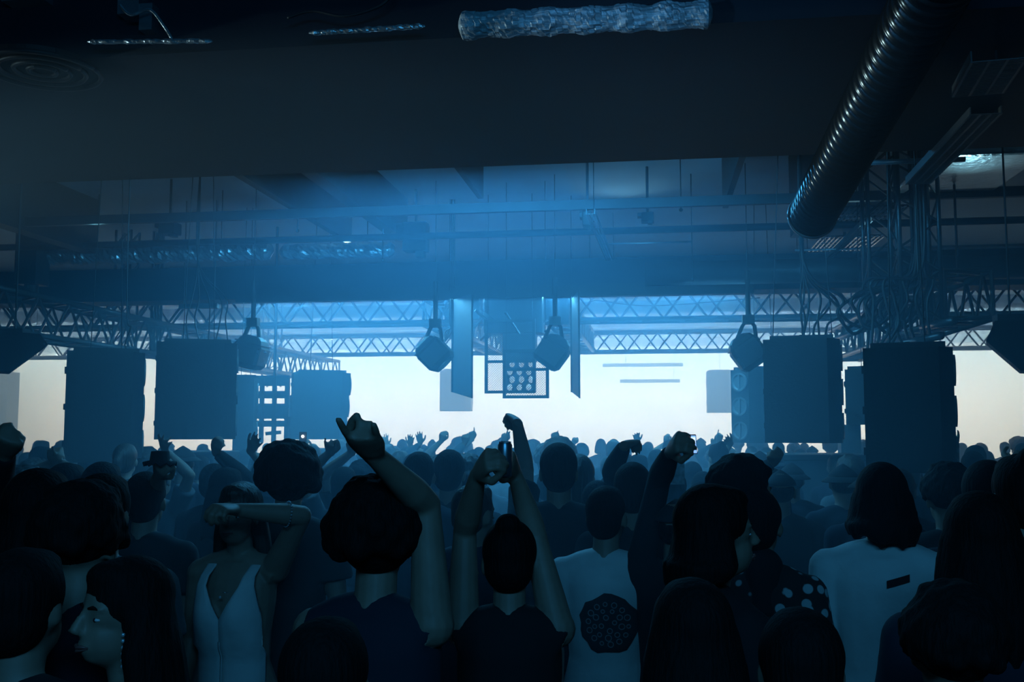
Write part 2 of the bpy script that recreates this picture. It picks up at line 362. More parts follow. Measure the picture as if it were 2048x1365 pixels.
truss((xb, 14.75, 3.5), (xb, 20.35, 3.5), .35, .4, 'lattice truss running back from the long dark truss, right of the mesh panels')
# upright trusses and posts in the rig
def post(px, y, z0, z1, w, label):
    x = PY(px, 650, y).x; m = MB(); root = empty('truss_upright', (x, y, z0), label, 'truss')
    for a in (-1, 1):
        for b in (-1, 1): m = MB().tube((x+a*w/2, y+b*w/2, z0), (x+a*w/2, y+b*w/2, z1), .02, n=8).build('chord', M_alu, root, True)
    m = MB(); n = int((z1-z0)/.22)
    for i in range(n):
        za = z0+(z1-z0)*i/n; zb = z0+(z1-z0)*(i+1)/n; f = 1 if i % 2 else -1
        for b in (-1, 1): m.tube((x-f*w/2, y+b*w/2, za), (x+f*w/2, y+b*w/2, zb), .01, n=6); m.tube((x+b*w/2, y-f*w/2, za), (x+b*w/2, y+f*w/2, zb), .01, n=6)
    m.build('bracing', M_alu, root); return root
post(250, 13.9, 2.95, 4.9, .24, 'upright lattice post left of the second left speaker hang')
post(312, 14.0, 3.0, 4.9, .10, 'slim upright post beside the second left speaker hang')
post(1835, 9.4, 2.9, 4.9, .34, 'upright lattice post above the big black speakers at right')
post(1765, 10.0, 2.9, 4.9, .26, 'dark upright lattice post behind the cable bundle at right')
post(545, 20.0, 2.8, 4.9, .30, 'pale upright lattice post behind the left hanging spotlight')
# bar with hoist above speaker, and column shapes
def spreader(px, py, y, w, label):
    c = PY(px, py, y); r_ = empty('spreader_bar', c, label, 'rigging')
    MB().bar(c-Vector((w/2, 0, 0)), c+Vector((w/2, 0, 0)), .07, .06).build('bar', M_black, r_)
    for q in (-.4, .4): MB().tube(c+Vector((q*w, 0, 0)), (c.x+q*w, c.y, 4.92), .008, n=6).build('hanger', M_steel, r_)
spreader(398, 613, 12.1, .52, 'short dark spreader bar over the second left speaker hang')

# ------------------------------------------------------------------ speakers
def cabinet_mesh(dx, dy, dz):
    m = MB(); c = dx*.5; q = dx*.16
    lo = [(-c, -dy/2), (c-q, -dy/2), (c, -dy*.30), (c, dy*.30), (c-q, dy/2), (-c, dy/2)]
    m.loft([[Vector((x, y, z)) for x, y in lo] for z in (0, dz)]); return m
def horn_mesh(dx, dy, dz):
    m = MB(); c = dx*.5; n = 20
    rings = [[Vector((c+e, math.cos(2*PI*j/n)*a*dy*.26, dz*.5+math.sin(2*PI*j/n)*a*dz*.40)) for j in range(n)] for e, a in ((-.01, 1), (.016, 1), (.016, .84), (.002, .7), (.002, .02))]
    m.loft(rings); m.bar((c+.012, 0, dz*.1), (c+.012, 0, dz*.9), .03, .01); return m
def hang(px0, px1, top, bot, y, rot, label, n=3, dy=.55, sub=0, lines=2, name='speaker_hang', gapi=0):
    pa = PY(px0, top, y); pb = PY(px1, bot, y); x = (pa.x+pb.x)/2; H_ = pa.z-pb.z; wd_ = abs(pb.x-pa.x)
    dx = wd_*math.cos(rot) if abs(rot) < 2 else wd_/(abs(math.cos(rot))+.12); dz = H_/n
    root = empty(name, (x, y, pb.z), label, 'speaker'); root.rotation_euler = (0, 0, rot)
    cm = cabinet_mesh(dx, dy, dz+.001).mesh('cabinet'); cm.materials.append(M_cab)
    hm = horn_mesh(dx, dy, dz-.012).mesh('horn', smooth=False); hm.materials.append(M_horn)
    for i in range(n):
        o = bpy.data.objects.new('cabinet', cm); COL.objects.link(o); o.parent = root; o.location = (sub*(n-1-i)*.02, 0, i*dz)
        h = bpy.data.objects.new('horn', hm); COL.objects.link(h); h.parent = o
        g = MB().box((-dx*.5-.005, -dy*.3, dz*.5), (.02, .05, .05)).box((-dx*.5-.005, dy*.3, dz*.5), (.02, .05, .05)).mesh('rigging_plate'); g.materials.append(M_steel)
        h = bpy.data.objects.new('rigging_plate', g); COL.objects.link(h); h.parent = o
    def child(m, nm, mm):
        me = m.mesh(nm); me.materials.append(mm); o = bpy.data.objects.new(nm, me); COL.objects.link(o); o.parent = root; return o
    child(MB().bar((-dx*.42, -dy*.3, H_+.02), (dx*.42, -dy*.3, H_+.02), .03, .04).bar((-dx*.42, dy*.3, H_+.02), (dx*.42, dy*.3, H_+.02), .03, .04).bar((0, -dy*.3, H_+.03), (0, dy*.3, H_+.03), .03, .03), 'rigging_frame', M_black)
    for k in range(lines):
        t = (k-(lines-1)/2)*.4
        child(MB().tube((t*dx, 0, H_+.03), (t*dx*.6, 0, 4.9-pb.z), .005, n=6), 'lifting_cable', M_cable)
    return root
M_horn = mat('speaker horn', (.14, .155, .17), .45)
hang(134, 284, 708, 924, 8.9, .56, 'tall dark speaker hang, leftmost of the full stacks, with no horn showing')
hang(321, 470, 690, 879, 9.6, .40, 'dark speaker hang second from left with three horns on its right edge')
hang(468, 512, 757, 912, 12.6, .42, 'narrow mid blue speaker hang squeezed behind the second left hang', n=2, dy=.3)
hang(584, 700, 748, 879, 13.6, .42, 'lighter blue speaker hang beside the bright gap at left, slung from thin cables', sub=-1)
hang(1468, 1590, 742, 886, 12.8, PI+.62, 'light blue speaker hang right of the bright gap showing three horns')
hang(1530, 1686, 684, 886, 9.2, -.20, 'dark speaker hang at right with a bright slit across its middle', lines=3)
hang(1690, 1760, 742, 850, 11.5, -.2, 'narrow dim speaker block between the two big right hangs', n=2, lines=1)
hang(1728, 1912, 702, 944, 6.9, -.24, 'biggest and blackest speaker hang, rightmost of the full stacks', lines=2)
hang(884, 943, 742, 823, 27, 0, 'very pale distant speaker shape left of the mesh panels', n=2, lines=1)
hang(1413, 1468, 744, 826, 27, 0, 'very pale distant speaker shape beside the three-horn hang', n=2, lines=1)
# half-seen wedge speakers at both edges
def wedge(pts, d, depth, label, hanger):
    n_ = ray(1024, 682).normalized(); r_ = empty('wedge_speaker', P(*pts[0], d), label, 'speaker')
    MB().loft([[P(x, y, d) for x, y in pts], [P(x, y, d)+ray(pts[0][0], 855).normalized()*depth for x, y in pts]]).build('cabinet', M_cab, r_)
    MB().loft([[P(x, y, d-.012) for x, y in [(pts[0][0]*.5+pts[1][0]*.5, pts[0][1]*.5+pts[1][1]*.5)]*1 + [((x*.8+sum(p[0] for p in pts)/len(pts)*.2), (y*.8+sum(p[1] for p in pts)/len(pts)*.2)) for x, y in pts[1:]]], [P(x, y, d) for x, y in [pts[0]]+[((x*.8+sum(p[0] for p in pts)/len(pts)*.2), (y*.8+sum(p[1] for p in pts)/len(pts)*.2)) for x, y in pts[1:]]]]).build('grille', M_black, r_)
    a = P(*hanger, d+.1); MB().tube(a, (a.x, a.y, 4.92), .008, n=8).build('hanger', M_steel, r_)
    c = P(hanger[0], hanger[1], d+.1); MB().box(c, (.22, .12, .08)).build('yoke', M_black, r_)
wedge([(-70, 668), (-60, 740), (22, 744), (96, 690), (80, 668), (20, 664)], 8.6, .45, 'angular wedge speaker cut off by the left edge of the view', (30, 668))
wedge([(1990, 642), (1972, 682), (2042, 742), (2120, 742), (2130, 642)], 7.6, .45, 'angular wedge speaker cut off by the right edge of the view', (2020, 640))
# floor subs and desk
def sub(px0, px1, top, y, label, ncol=2):
    a = PY(px0, top, y); b = PY(px1, top, y); hgt = a.z; r_ = empty('subwoofer_stack', ((a.x+b.x)/2, y, 0), label, 'speaker')
    for i in range(2):
        for j in range(ncol):
            w = (b.x-a.x)/ncol; c = Vector((a.x+w*(j+.5), y, hgt/2*(i+.5)))
            o = MB().box(c, (w-.015, .7, hgt/2-.015)).build('cabinet', M_cab, r_, bevel=.015)
            MB().box(c-Vector((0, .355, 0)), (w*.8, .02, hgt*.38)).build('grille', M_black, o)
            
sub(286, 456, 901, 10.6, 'dark subwoofer stack standing below the second left speaker hang')
sub(544, 686, 896, 12.9, 'blue hazed subwoofer stack standing below the lighter blue hang at left')
a = PY(1486, 909, 10.2); b = PY(1735, 909, 10.2)
r_ = empty('dj_desk', ((a.x+b.x)/2, 10.2, 0), 'long dark waist-covering desk standing below the right speaker hangs', 'desk')
MB().box(((a.x+b.x)/2, 10.5, a.z-.03), (b.x-a.x+.06, .8, .06)).build('worktop', M_black, r_, bevel=.01)
MB().box(((a.x+b.x)/2, 10.2, (a.z-.06)/2), (b.x-a.x, .05, a.z-.06)).build('front_panel', M_board, r_)
for e in (a.x+.03, b.x-.03): MB().box((e, 10.52, (a.z-.06)/2), (.05, .6, a.z-.06)).build('side_panel', M_board, r_)
pk = PY(1708, 850, 11.6)
struct('trim_4', MB().box((pk.x, 11.9, pk.z/2), (.22, .22, pk.z)), M_board)
pk = PY(14, 745, 24)
struct('trim_5', MB().box((pk.x-.2, 24, pk.z/2), (.8, .5, pk.z)), M_board)
# lattice stand between the left hangs
def pole_rect(px0, px1, py0, py1, y, th=.04):
    a = PY(px0, py0, y); b = PY(px1, py1, y); return ((a.x+b.x)/2, y, (a.z+b.z)/2), (abs(b.x-a.x), th, abs(a.z-b.z))
r_ = empty('equipment_frame', PY(545, 885, 13.9), 'slatted metal frame letting light through between the two left-centre hangs', 'frame')
for x0, x1 in ((521, 526), (546, 551), (571, 577)):
    c, s_ = pole_rect(x0, x1, 752, 886, 13.9); MB().box(c, s_).build('upright', M_black, r_)
for y0, y1 in ((752, 772), (783, 797), (808, 838), (842, 854)):
    c, s_ = pole_rect(508, 577, y0, y1, 13.95, .1); MB().box(c, s_).build('slat', M_black, r_)
c = PY(548, 868, 13.9); MB().bar(c+Vector((-.12, 0, 0)), c+Vector((.1, 0, .02)), .05, .05).tube(c+Vector((0, 0, 0)), c+Vector((0, 0, .16)), .015).build('clamp', M_black, r_)
a = PY(549, 752, 13.9); MB().tube(a, (a.x, 13.9, 4.92), .02, n=8).build('hanger', M_steel, r_)

# ------------------------------------------------------------------ hanging spotlights
def spot(px, py, y, roll, label, ztop=3.5, yaw=0.0, s=1.0):
    """boxy moving head: body centre at (px,py)"""
    c = PY(px, py, y); root = empty('hanging_spotlight', c, label, 'spotlight')
    R = Matrix.Rotation(roll, 3, 'Y') @ Matrix.Rotation(yaw, 3, 'X')
    m = MB(); prof = [(.13, -.19), (.165, -.14), (.17, .06), (.13, .15), (.07, .19)]
    n = 4; rings = []
    for w, z in prof:
        ring = []
        for (x, yy) in ((-1, -.8), (-.8, -1), (.8, -1), (1, -.8), (1, .8), (.8, 1), (-.8, 1), (-1, .8)): ring.append(c+R @ Vector((x*w*s, yy*w*s, z*s)))
        rings.append(ring)
    m.loft(rings); body = m.build('lamp_head', M_black, root)
    l = MB().tube(c+R @ Vector((0, 0, -.185*s)), c+R @ Vector((0, 0, -.20*s)), .12*s, n=20).build('lens', M_lens, body)
    f = MB()
    for q in (.0, .05, .10): f.box(c+R @ Vector((0, 0, q*s)), (.33*s, .33*s, .012), R)
    f.build('cooling_fins', M_steel, body)
    top = c+Vector((.02, 0, .30*s)); m = MB()
    for e in (-1, 1):
        m = MB().path([c+R @ Vector((e*.17*s, 0, .02)), c+Vector((e*.10*s, 0, .15*s)), top+Vector((e*.065*s, 0, -.02)), top+Vector((e*.03*s, 0, .03))], [.035*s, .035*s, .032*s, .03*s], n=6, flat=.7)
        m.build('yoke_arm', M_black, root)
    MB().box(top+Vector((0, 0, .05)), (.13*s, .1, .10*s)).tube(top+Vector((0, 0, .05)), (top.x, top.y, ztop+.02), .028, n=8).tube((top.x, top.y, ztop), (top.x, top.y, 4.92), .005, n=6).build('clamp', M_black, root)
    return root
spot(867, 706, 11.5, -.78, 'boxy spotlight tilted left, hanging left of the mesh panels', 3.66)
spot(1107, 703, 11.4, .62, 'boxy spotlight tilted right, hanging against the mesh panels', 3.66)
spot(1494, 703, 11.2, -.6, 'boxy spotlight hanging at the upper left corner of the dark right speaker hang', 3.66)
spot(502, 704, 11.2, .25, 'boxy spotlight hanging right of the second left speaker hang', 3.66)

# ------------------------------------------------------------------ centre cluster
def mesh_panel(x0, x1, y0, y1, bars, Y, label, vbars=()):
    a = PY(x0, y0, Y); b = PY(x1, y1, Y); root = empty('mesh_panel', Vector((a.x, Y, a.z)), label, 'panel'); t = .035
    xs, xe, zt, zb = a.x, b.x, a.z, b.z; m = MB()
    m.box(((xs+xe)/2, Y, zt-t/2), (xe-xs, .05, t)).box(((xs+xe)/2, Y, zb+t/2), (xe-xs, .05, t))
    m.box((xs+t/2, Y, (zt+zb)/2), (t, .046, zt-zb-.01)).box((xe-t/2, Y, (zt+zb)/2), (t, .046, zt-zb-.01))
    for by in bars: z = PY(x0, by, Y).z; m.box(((xs+xe)/2, Y, z), (xe-xs-.01, .04, t*.9))
    for bx in vbars: x = PY(bx, y0, Y).x; m.box((x, Y, (zt+zb)/2), (t*.8, .04, zt-zb-.01))
    m.build('frame', M_black, root)
    g = MB(); p = .021; L = (xe-xs-2*t); Hh = zt-zb-2*t; x_ = xs+t; z_ = zb+t
    k = -Hh
    while k < L:      # two families of crossing wires
        for sgn in (0, 1):
            xa, za, xb_, zb_ = k, 0, k+Hh, Hh
            if xa < 0: za = -xa; xa = 0
            if xb_ > L: zb_ = Hh-(xb_-L); xb_ = L
            if xb_-xa > .01:
                if sgn: za2, zb2 = Hh-za, Hh-zb_
                else: za2, zb2 = za, zb_
                g.tube((x_+xa, Y+(.002 if sgn else -.002), z_+za2), (x_+xb_, Y+(.002 if sgn else -.002), z_+zb2), .0023, n=3)
        k += p*1.4
    g.build('wire_mesh', M_steel, root)
    for x in (xs+.04, xe-.04): MB().tube((x, Y, zt), (x, Y, 4.92), .004, n=6).build('hanger', M_steel, root)
mesh_panel(970, 1071, 640, 787, (724,), 12.3, 'framed wire mesh panel hanging in the middle, the left and higher of two')
mesh_panel(1006, 1098, 700, 797, (740,), 11.7, 'framed wire mesh panel hanging in the middle, the right and lower of two')
def board(px0, py0, px1, py1, Y, dy, label, bot=None):
    a = PY(px0, py0, Y); b = PY(px1, py1, Y+dy); r_ = empty('hanging_board', a, label, 'panel')
    s_ = Vector((.015, 0, 0)) if dy > .3 else Vector((0, .03, 0))
    at = Vector((a.x, Y, a.z)); ab = Vector((a.x, Y, PY(px0, py1-12, Y).z)); bt = Vector((b.x, Y+dy, a.z)); bb = Vector((b.x, Y+dy, b.z-.0))
    MB().hexa([ab, bb, bb+s_, ab+s_, at, bt, bt+s_, at+s_]).build('sheet', M_board, r_)
    MB().bar(ab, at, .03, .03).bar(bb, bt, .02, .02).build('edge_strip', M_black, r_)
    MB().tube(at, (at.x, at.y, 4.92), .005, n=6).build('hanger', M_steel, r_)
board(906, 600, 944, 797, 12.5, -.55, 'grey board hanging edge-on-left of the mesh panels')
board(1143, 598, 1159, 797, 12.5, -.8, 'narrow board seen almost edge-on, right of the mesh panels')
# blinder with round lamps
c = PY(1041, 752, 13.0); root = empty('blinder_light', c, 'panel of pale round lamps showing through the mesh panels', 'stage light')
MB().box(c+Vector((0, .04, 0)), (.40, .06, .44)).build('housing', M_black, root)
M_bulb = mat('lamp reflector', (.7, .78, .8), .3, emit=(.5, .8, 1), emit_s=.9)
for i in range(3):
    for j in range(4):
        q = c+Vector((-.125+.125*i+.03*((j % 2)-.5), -.01, -.155+.104*j)); MB().ball(q, (.036, .03, .046), seg=14, rings=8).build('lamp', M_bulb, root, True)
# dark rigging mass above
c = PY(1032, 655, 12.9); root = empty('motor_housing', c, 'dark boxy motor mass hanging under the long truss in the middle of the rig', 'hoist')
def pr(x0, x1, y0, y1, y, th):
    c, s_ = pole_rect(x0, x1, y0, y1, y, th); return c, s_
for nm, q in (('housing', (972, 1088, 598, 668, 12.75, .35)), ('winch_box', (1008, 1072, 668, 724, 12.8, .3)), ('side_box', (905, 962, 598, 642, 13.2, .3)), ('side_box', (1092, 1140, 600, 652, 13.2, .3))):
    c_, s_ = pr(*q); MB().box(c_, s_).build(nm, M_black, root, bevel=.012)
rnd = random.Random(5); m = MB()
for i in range(16):
    x = rnd.uniform(930, 1130); p = PY(x, rnd.uniform(640, 690), 12.5+rnd.random()*.6); q = p+Vector((rnd.uniform(-.3, .3), rnd.uniform(-.2, .2), rnd.uniform(.02, .3)))
    m = MB().tube(p, q, rnd.uniform(.008, .02), n=6).build('rigging_tube', M_alu, root)
# cables along the trusses and down to speakers
def pc(pts, y, r, label, grp=None):
    q = [PY(a[0], a[1], y) for a in pts]; x0 = pts[0][0]
    g = 1825+(x0 % 17)*1.5 if x0 > 1690 else 1606 if x0 > 1590 else 396 if 370 < x0 < 470 else x0
    a = PY(g, 520, y); return cable([Vector((a.x, y, 4.92)), Vector((a.x, y, a.z))]+q, r, label, grp)
pc([(1180, 596), (1200, 602), (1290, 612), (1400, 606), (1520, 596)], 14.0, .008, 'thin cable sagging along the long dark truss right of centre')
pc([(255, 640), (262, 655), (250, 690), (258, 706)], 8.9, .008, 'thin cable running down into the leftmost full speaker hang')
for i, pts in enumerate((((1600, 590), (1610, 640), (1604, 690)), ((1608, 590), (1602, 630), (1612, 690)), ((1618, 590), (1612, 650), (1600, 690)), ((1660, 600), (1630, 650), (1626, 690)), ((1680, 620), (1655, 650), (1650, 690)), ((1640, 590), (1636, 640), (1641, 690)))):
    pc(pts, 9.6, .011, 'black cable hanging down to the dark right speaker hang', 'black cables over the dark right hang')
for i in range(9):
    r = random.Random(i+40); x = 1700+i*14
    pc([(x-30, 588+r.random()*20), (x-45+r.random()*25, 622+r.random()*30), (x-5, 650+r.random()*20), (x+30, 628), (x+45, 596)], 9.3+r.random()*.5, .016, 'thick black cable looping in the bundle left of the right truss upright', 'looped cables in the right bundle')
for i in range(12):
    r = random.Random(i+80); x = 1735+i*12
    pc([(x, 560), (x+r.uniform(-14, 14), 600), (x+r.uniform(-16, 16), 650), (x+r.uniform(-20, 8), 700)], 8.9+r.random()*.8, .014, 'black cable dropping behind the blackest speaker hang', 'cables dropping over the blackest hang')
for i in range(5):
    r = random.Random(i+140); x = 380+i*18
    pc([(x+r.uniform(-8, 8), 596), (x+r.uniform(-9, 9), 640), (x+r.uniform(-5, 5), 690)], 10.4, .008, 'thin cable dropping to the second left speaker hang', 'thin cables over the second left hang')
for i in range(4):
    r = random.Random(i+160)
    pc([(900+i*3, 640), (903-i*4, 664), (885+i, 690), (872, 700)], 12.5, .008, 'thin cable curling down to the left tilted spotlight', 'cables beside the left tilted spotlight')
# large tubes of the rig corner at right
for (p, q, d1, d2, lab) in (((1846, 655), (1908, 642), 9.0, 8.2, 'thick tube end sticking out right of the truss corner'), ((1800, 690), (1882, 672), 9.0, 8.4, 'lower thick tube end under the truss corner at right'), ((1640, 690), (1740, 655), 14, 11, 'bright slanted tube left of the right upright post')):
    tag(MB().tube(P(*p, d1), P(*q, d2), .035, n=12).build('rigging_tube', M_alu, smooth=True), lab, 'tube')
for x, y, w_, z_, lab in ((-2.1, 12.64, 6.7, 3.655, 'long black added light shield under the front edge of the deep cross beam'), (-3.5, 17.4, 20.2, 4.45, 'very long black added light shield hung behind the long dark truss')):  # added housings that hide the bars and stop light leaking over the beam
    r_ = empty('haze_fill_bar', (x, y, z_), lab, 'stage light')
    if y < 16:
        MB().box((x, y-.02, z_+.03), (w_, .30, .03)).build('shield_top', M_black, r_); MB().box((x, y-.18, z_-.01), (w_, .015, .10)).build('shield_flap', M_black, r_); MB().box((x, y+.10, z_+.09), (w_*.9, .05, .1)).build('bracket', M_black, r_); continue
    MB().box((x, y+.05, z_+.14), (w_, .52, .03)).build('shield_top', M_black, r_)
    MB().box((x, y-.22, z_), (w_, .02, .28)).build('shield_flap', M_black, r_)
    for e in (-.45, .45): MB().tube((x+e*w_, y, z_+.15), (x+e*w_, y, 4.92), .01, n=6).build('hanger', M_steel, r_)
# joists under the rear ceiling
for a_, b_, lab in (((1205, 730), (1366, 731), 'faint horizontal lamp strip in the bright gap, upper of two'), ((1240, 762), (1360, 763), 'faint horizontal lamp strip in the bright gap, lower of two')):
    a = PY(*a_, 30); b = PY(*b_, 30); r_ = empty('strip_lamp', (a+b)/2, lab, 'lamp')
    MB().box((a+b)/2, ((b-a).length, .12, .10)).build('lamp_housing', M_board, r_, bevel=.02)
    for q in (a.lerp(b, .1), a.lerp(b, .9)): MB().tube(q, (q.x, q.y, 4.92), .006, n=6).build('hanger', M_steel, r_)
for i, y in enumerate((17.5, 20, 23.5, 26, 29, 32)):
    tag(MB().box((-4.5, y, 4.72), (40.5, .25, .36)).build('roof_joist', M_board), 'pale horizontal joist under the rear ceiling, a band above the bright gap', 'beam', 'joists under the rear ceiling')
# ------------------------------------------------------------------ people
M_skin = mat('skin', (.30, .19, .14), .55, noise=.08, scale=20)
M_hairs = mat('dark hair', (.006, .005, .005), .8, spec=.2, noise=.3, scale=90, bump=.4)
M_hair2 = mat('brown hair', (.035, .022, .014), .5, noise=.3, scale=90, bump=.4)
M_cl = [mat('black cloth', (.010, .010, .012), .9), mat('navy cloth', (.015, .02, .035), .9), mat('charcoal cloth', (.03, .032, .036), .9), mat('grey cloth', (.10, .11, .12), .9)]
M_white = mat('white cotton', (.62, .64, .63), .85, noise=.05, scale=14, bump=.25)
M_lip = mat('lips', (.22, .08, .07), .45)
M_eye = mat('eye white', (.7, .7, .7), .3)
M_den = mat('dark denim', (.015, .018, .03), .9)
for m in (M_hairs, M_hair2):   # strands run down the head
    nt = m.node_tree; n = next(q for q in nt.nodes if q.type == 'TEX_NOISE'); mp = nt.nodes.new('ShaderNodeMapping'); mp.inputs['Scale'].default_value = (1, 1, .12)
    tc = next(q for q in nt.nodes if q.type == 'TEX_COORD'); nt.links.new(tc.outputs['Object'], mp.inputs['Vector']); nt.links.new(mp.outputs['Vector'], n.inputs['Vector'])
def V(x, y, z): return Vector((x, y, z))
def rotv(v, axis, ang): return Matrix.Rotation(ang, 3, axis) @ v
POSE = {'open': ((.06, .02, .04, .10), .14, .1), 'fist': ((1, 1, 1, 1), 0, .95), 'point': ((.03, .95, 1, 1), 0, .9), 'horns': ((.05, 1, 1, .05), .06, .9),
        'peace': ((.03, .03, 1, 1), .12, .9), 'relax': ((.35, .45, .5, .55), .05, .4), 'curl': ((.55, .6, .65, .7), .03, .6), 'grip': ((.62, .62, .64, .66), .02, .7), 'three': ((.08, .12, .35, .3), .16, .2)}
def hand(mb, w, d, n, side, pose, s=1.0, infl=0):
    """w wrist, d finger direction, n palm normal"""
    d = d.normalized(); n = (n-d*n.dot(d)).normalized(); lat = d.cross(n).normalized()*side
    rings = []; N = 14
    for t, a, b in ((-.02, .027, .021), (.0, .029, .021), (.025, .036, .021), (.055, .043, .018), (.08, .044, .0155), (.097, .040, .012)):
        rings.append([w+d*t*s+(lat*math.cos(2*PI*j/N)*a+n*math.sin(2*PI*j/N)*b)*s for j in range(N)])
    mb.loft(rings)
    curls, spread, th = POSE[pose]
    for i in range(4):
        L = (.074, .083, .077, .060)[i]*s; base = w+d*(.088-(.004 if i in (0, 2) else 0)-(.012 if i == 3 else 0))*s+lat*(.031-.0207*i)*s
        dd = rotv(d, n, 0) if spread == 0 else (d+lat*(1.5-i)*spread).normalized()
        ax = dd.cross(n).normalized(); c = curls[i]; pts = [base-dd*.02*s, base]; rad = [.0098*s, .0098*s]; ang = 0; p = base
        for seg, (fr, mx, rr) in enumerate(((.45, 80, .0092), (.30, 100, .0086), (.25, 60, .0072))):
            ang += math.radians(mx)*c; v_ = rotv(dd, ax, ang) 
            if v_.dot(n) < 0 and c > .2 and seg == 0: ax = -ax; v_ = rotv(dd, ax, ang)
            p = p+v_*L*fr; pts.append(p.copy()); rad.append(rr*s)
        pts.append(p+v_*.004*s); rad.append(.004*s)
        mb.path(pts, [r+infl for r in rad], n=10)
    b = w+d*.022*s+lat*.022*s+n*.006*s; v1 = (d*.62+lat*(.85-.4*th)+n*.25*(1+th)).normalized(); p1 = b+v1*.045*s
    v2 = (d*.85+lat*(.45-1.0*th)+n*.5*th).normalized(); p2 = p1+v2*.032*s; p3 = p2+(v2*.8+d*.3-lat*.5*th).normalized()*.026*s
    mb.path([b, p1, p2, p3, p3+(p3-p2)*.15], [.017*s, .0135*s, .0115*s, .009*s, .004*s], n=10)
    mb.ball(b+v1*.012*s, (.017*s,)*3)
def ell(z, rx, ry, x=0, y=0, n=20): return [V(x+rx*math.cos(2*PI*j/n), y+ry*math.sin(2*PI*j/n), z) for j in range(n)]
def arm_prims(mb, S, E, Wr, infl=0, part='all'):
    u = S.lerp(E, .5)
    if part in ('all', 'skin', 'sleeve', 'long'):
        mb.ball(S, (.058+infl,)*3); 
        if part == 'sleeve': mb.path([S, S.lerp(E, .3), S.lerp(E, .62)], [.057+infl, .054+infl*1.3, .052+infl*2.0], n=14)
        else: mb.path([S, S.lerp(E, .3), S.lerp(E, .7), E], [.055+infl, .050+infl, .042+infl, .037+infl], n=14)
    if part in ('all', 'long'):
        mb.ball(E, (.0385+infl,)*3)
        e2 = Wr if part == 'all' else E.lerp(Wr, .93)
        mb.path([E, E.lerp(Wr, .25), E.lerp(Wr, .6), e2], [.038+infl, .042+infl, .034+infl, .0245+infl], n=14)
def torso(mb, infl=0, lo=.84, f=0, neck=True):
    secs = [(.84, .160, .115, -.01), (.90, .172, .122, -.015), (.98, .162, .112, -.01), (1.07, .142, .100, 0), (1.18, .150, .108, .0), (1.29, .168, .118, 0), (1.37, .172, .110, -.005), (1.42, .155, .090, -.01), (1.455, .10, .068, -.01)]
    if f: secs = [(z, rx*(.90 if z > 1.15 else .94 if z > 1 else 1.02), ry*.95, y) for z, rx, ry, y in secs]
    rings = [ell(z+(0 if z > lo else 0), rx+infl*(1 if z < 1.3 else .7), ry+infl, 0, y) for z, rx, ry, y in secs if z >= lo-.001]
    mb.loft(rings)
    if f: 
        for e in (-1, 1): mb.ball(V(e*.075, .085, 1.255), (.062+infl*.7, .055+infl*.7, .062+infl*.7))
    for e in (-1, 1): mb.path([V(0, -.012, 1.46), V(e*.09, -.012, 1.435), V(e*.165, -.005, 1.40)], [.055+infl*.5, .055+infl*.7, .056+infl*.7], n=12)
def legs(mb, infl=0):
    for e in (-1, 1):
        mb.path([V(e*.085, -.01, .90), V(e*.095, 0, .72), V(e*.10, .005, .50), V(e*.10, -.02, .33), V(e*.10, -.015, .10)], [.092+infl, .082+infl, .056+infl, .056+infl, .036+infl*1.6], n=16)
        mb.ball(V(e*.085, -.01, .88), (.09+infl, .105+infl, .09+infl))
def bake(mb, name, vox, m, smooth=3):
    me = mb.mesh(name); o = bpy.data.objects.new('tmp', me); COL.objects.link(o)
    r = o.modifiers.new('r', 'REMESH'); r.mode = 'VOXEL'; r.voxel_size = vox; r.use_smooth_shade = True
    if smooth: s_ = o.modifiers.new('s', 'SMOOTH'); s_.iterations = smooth; s_.factor = .5
    bpy.context.view_layer.update()
    me2 = bpy.data.meshes.new_from_object(o.evaluated_get(bpy.context.evaluated_depsgraph_get()))
    me2.name = name; me2.materials.clear(); me2.materials.append(m)
    bpy.data.objects.remove(o); bpy.data.meshes.remove(me); return me2
def child(root, name, me):
    o = bpy.data.objects.new(name, me); COL.objects.link(o); o.parent = root; return o
NECK = V(0, .0, 1.50)
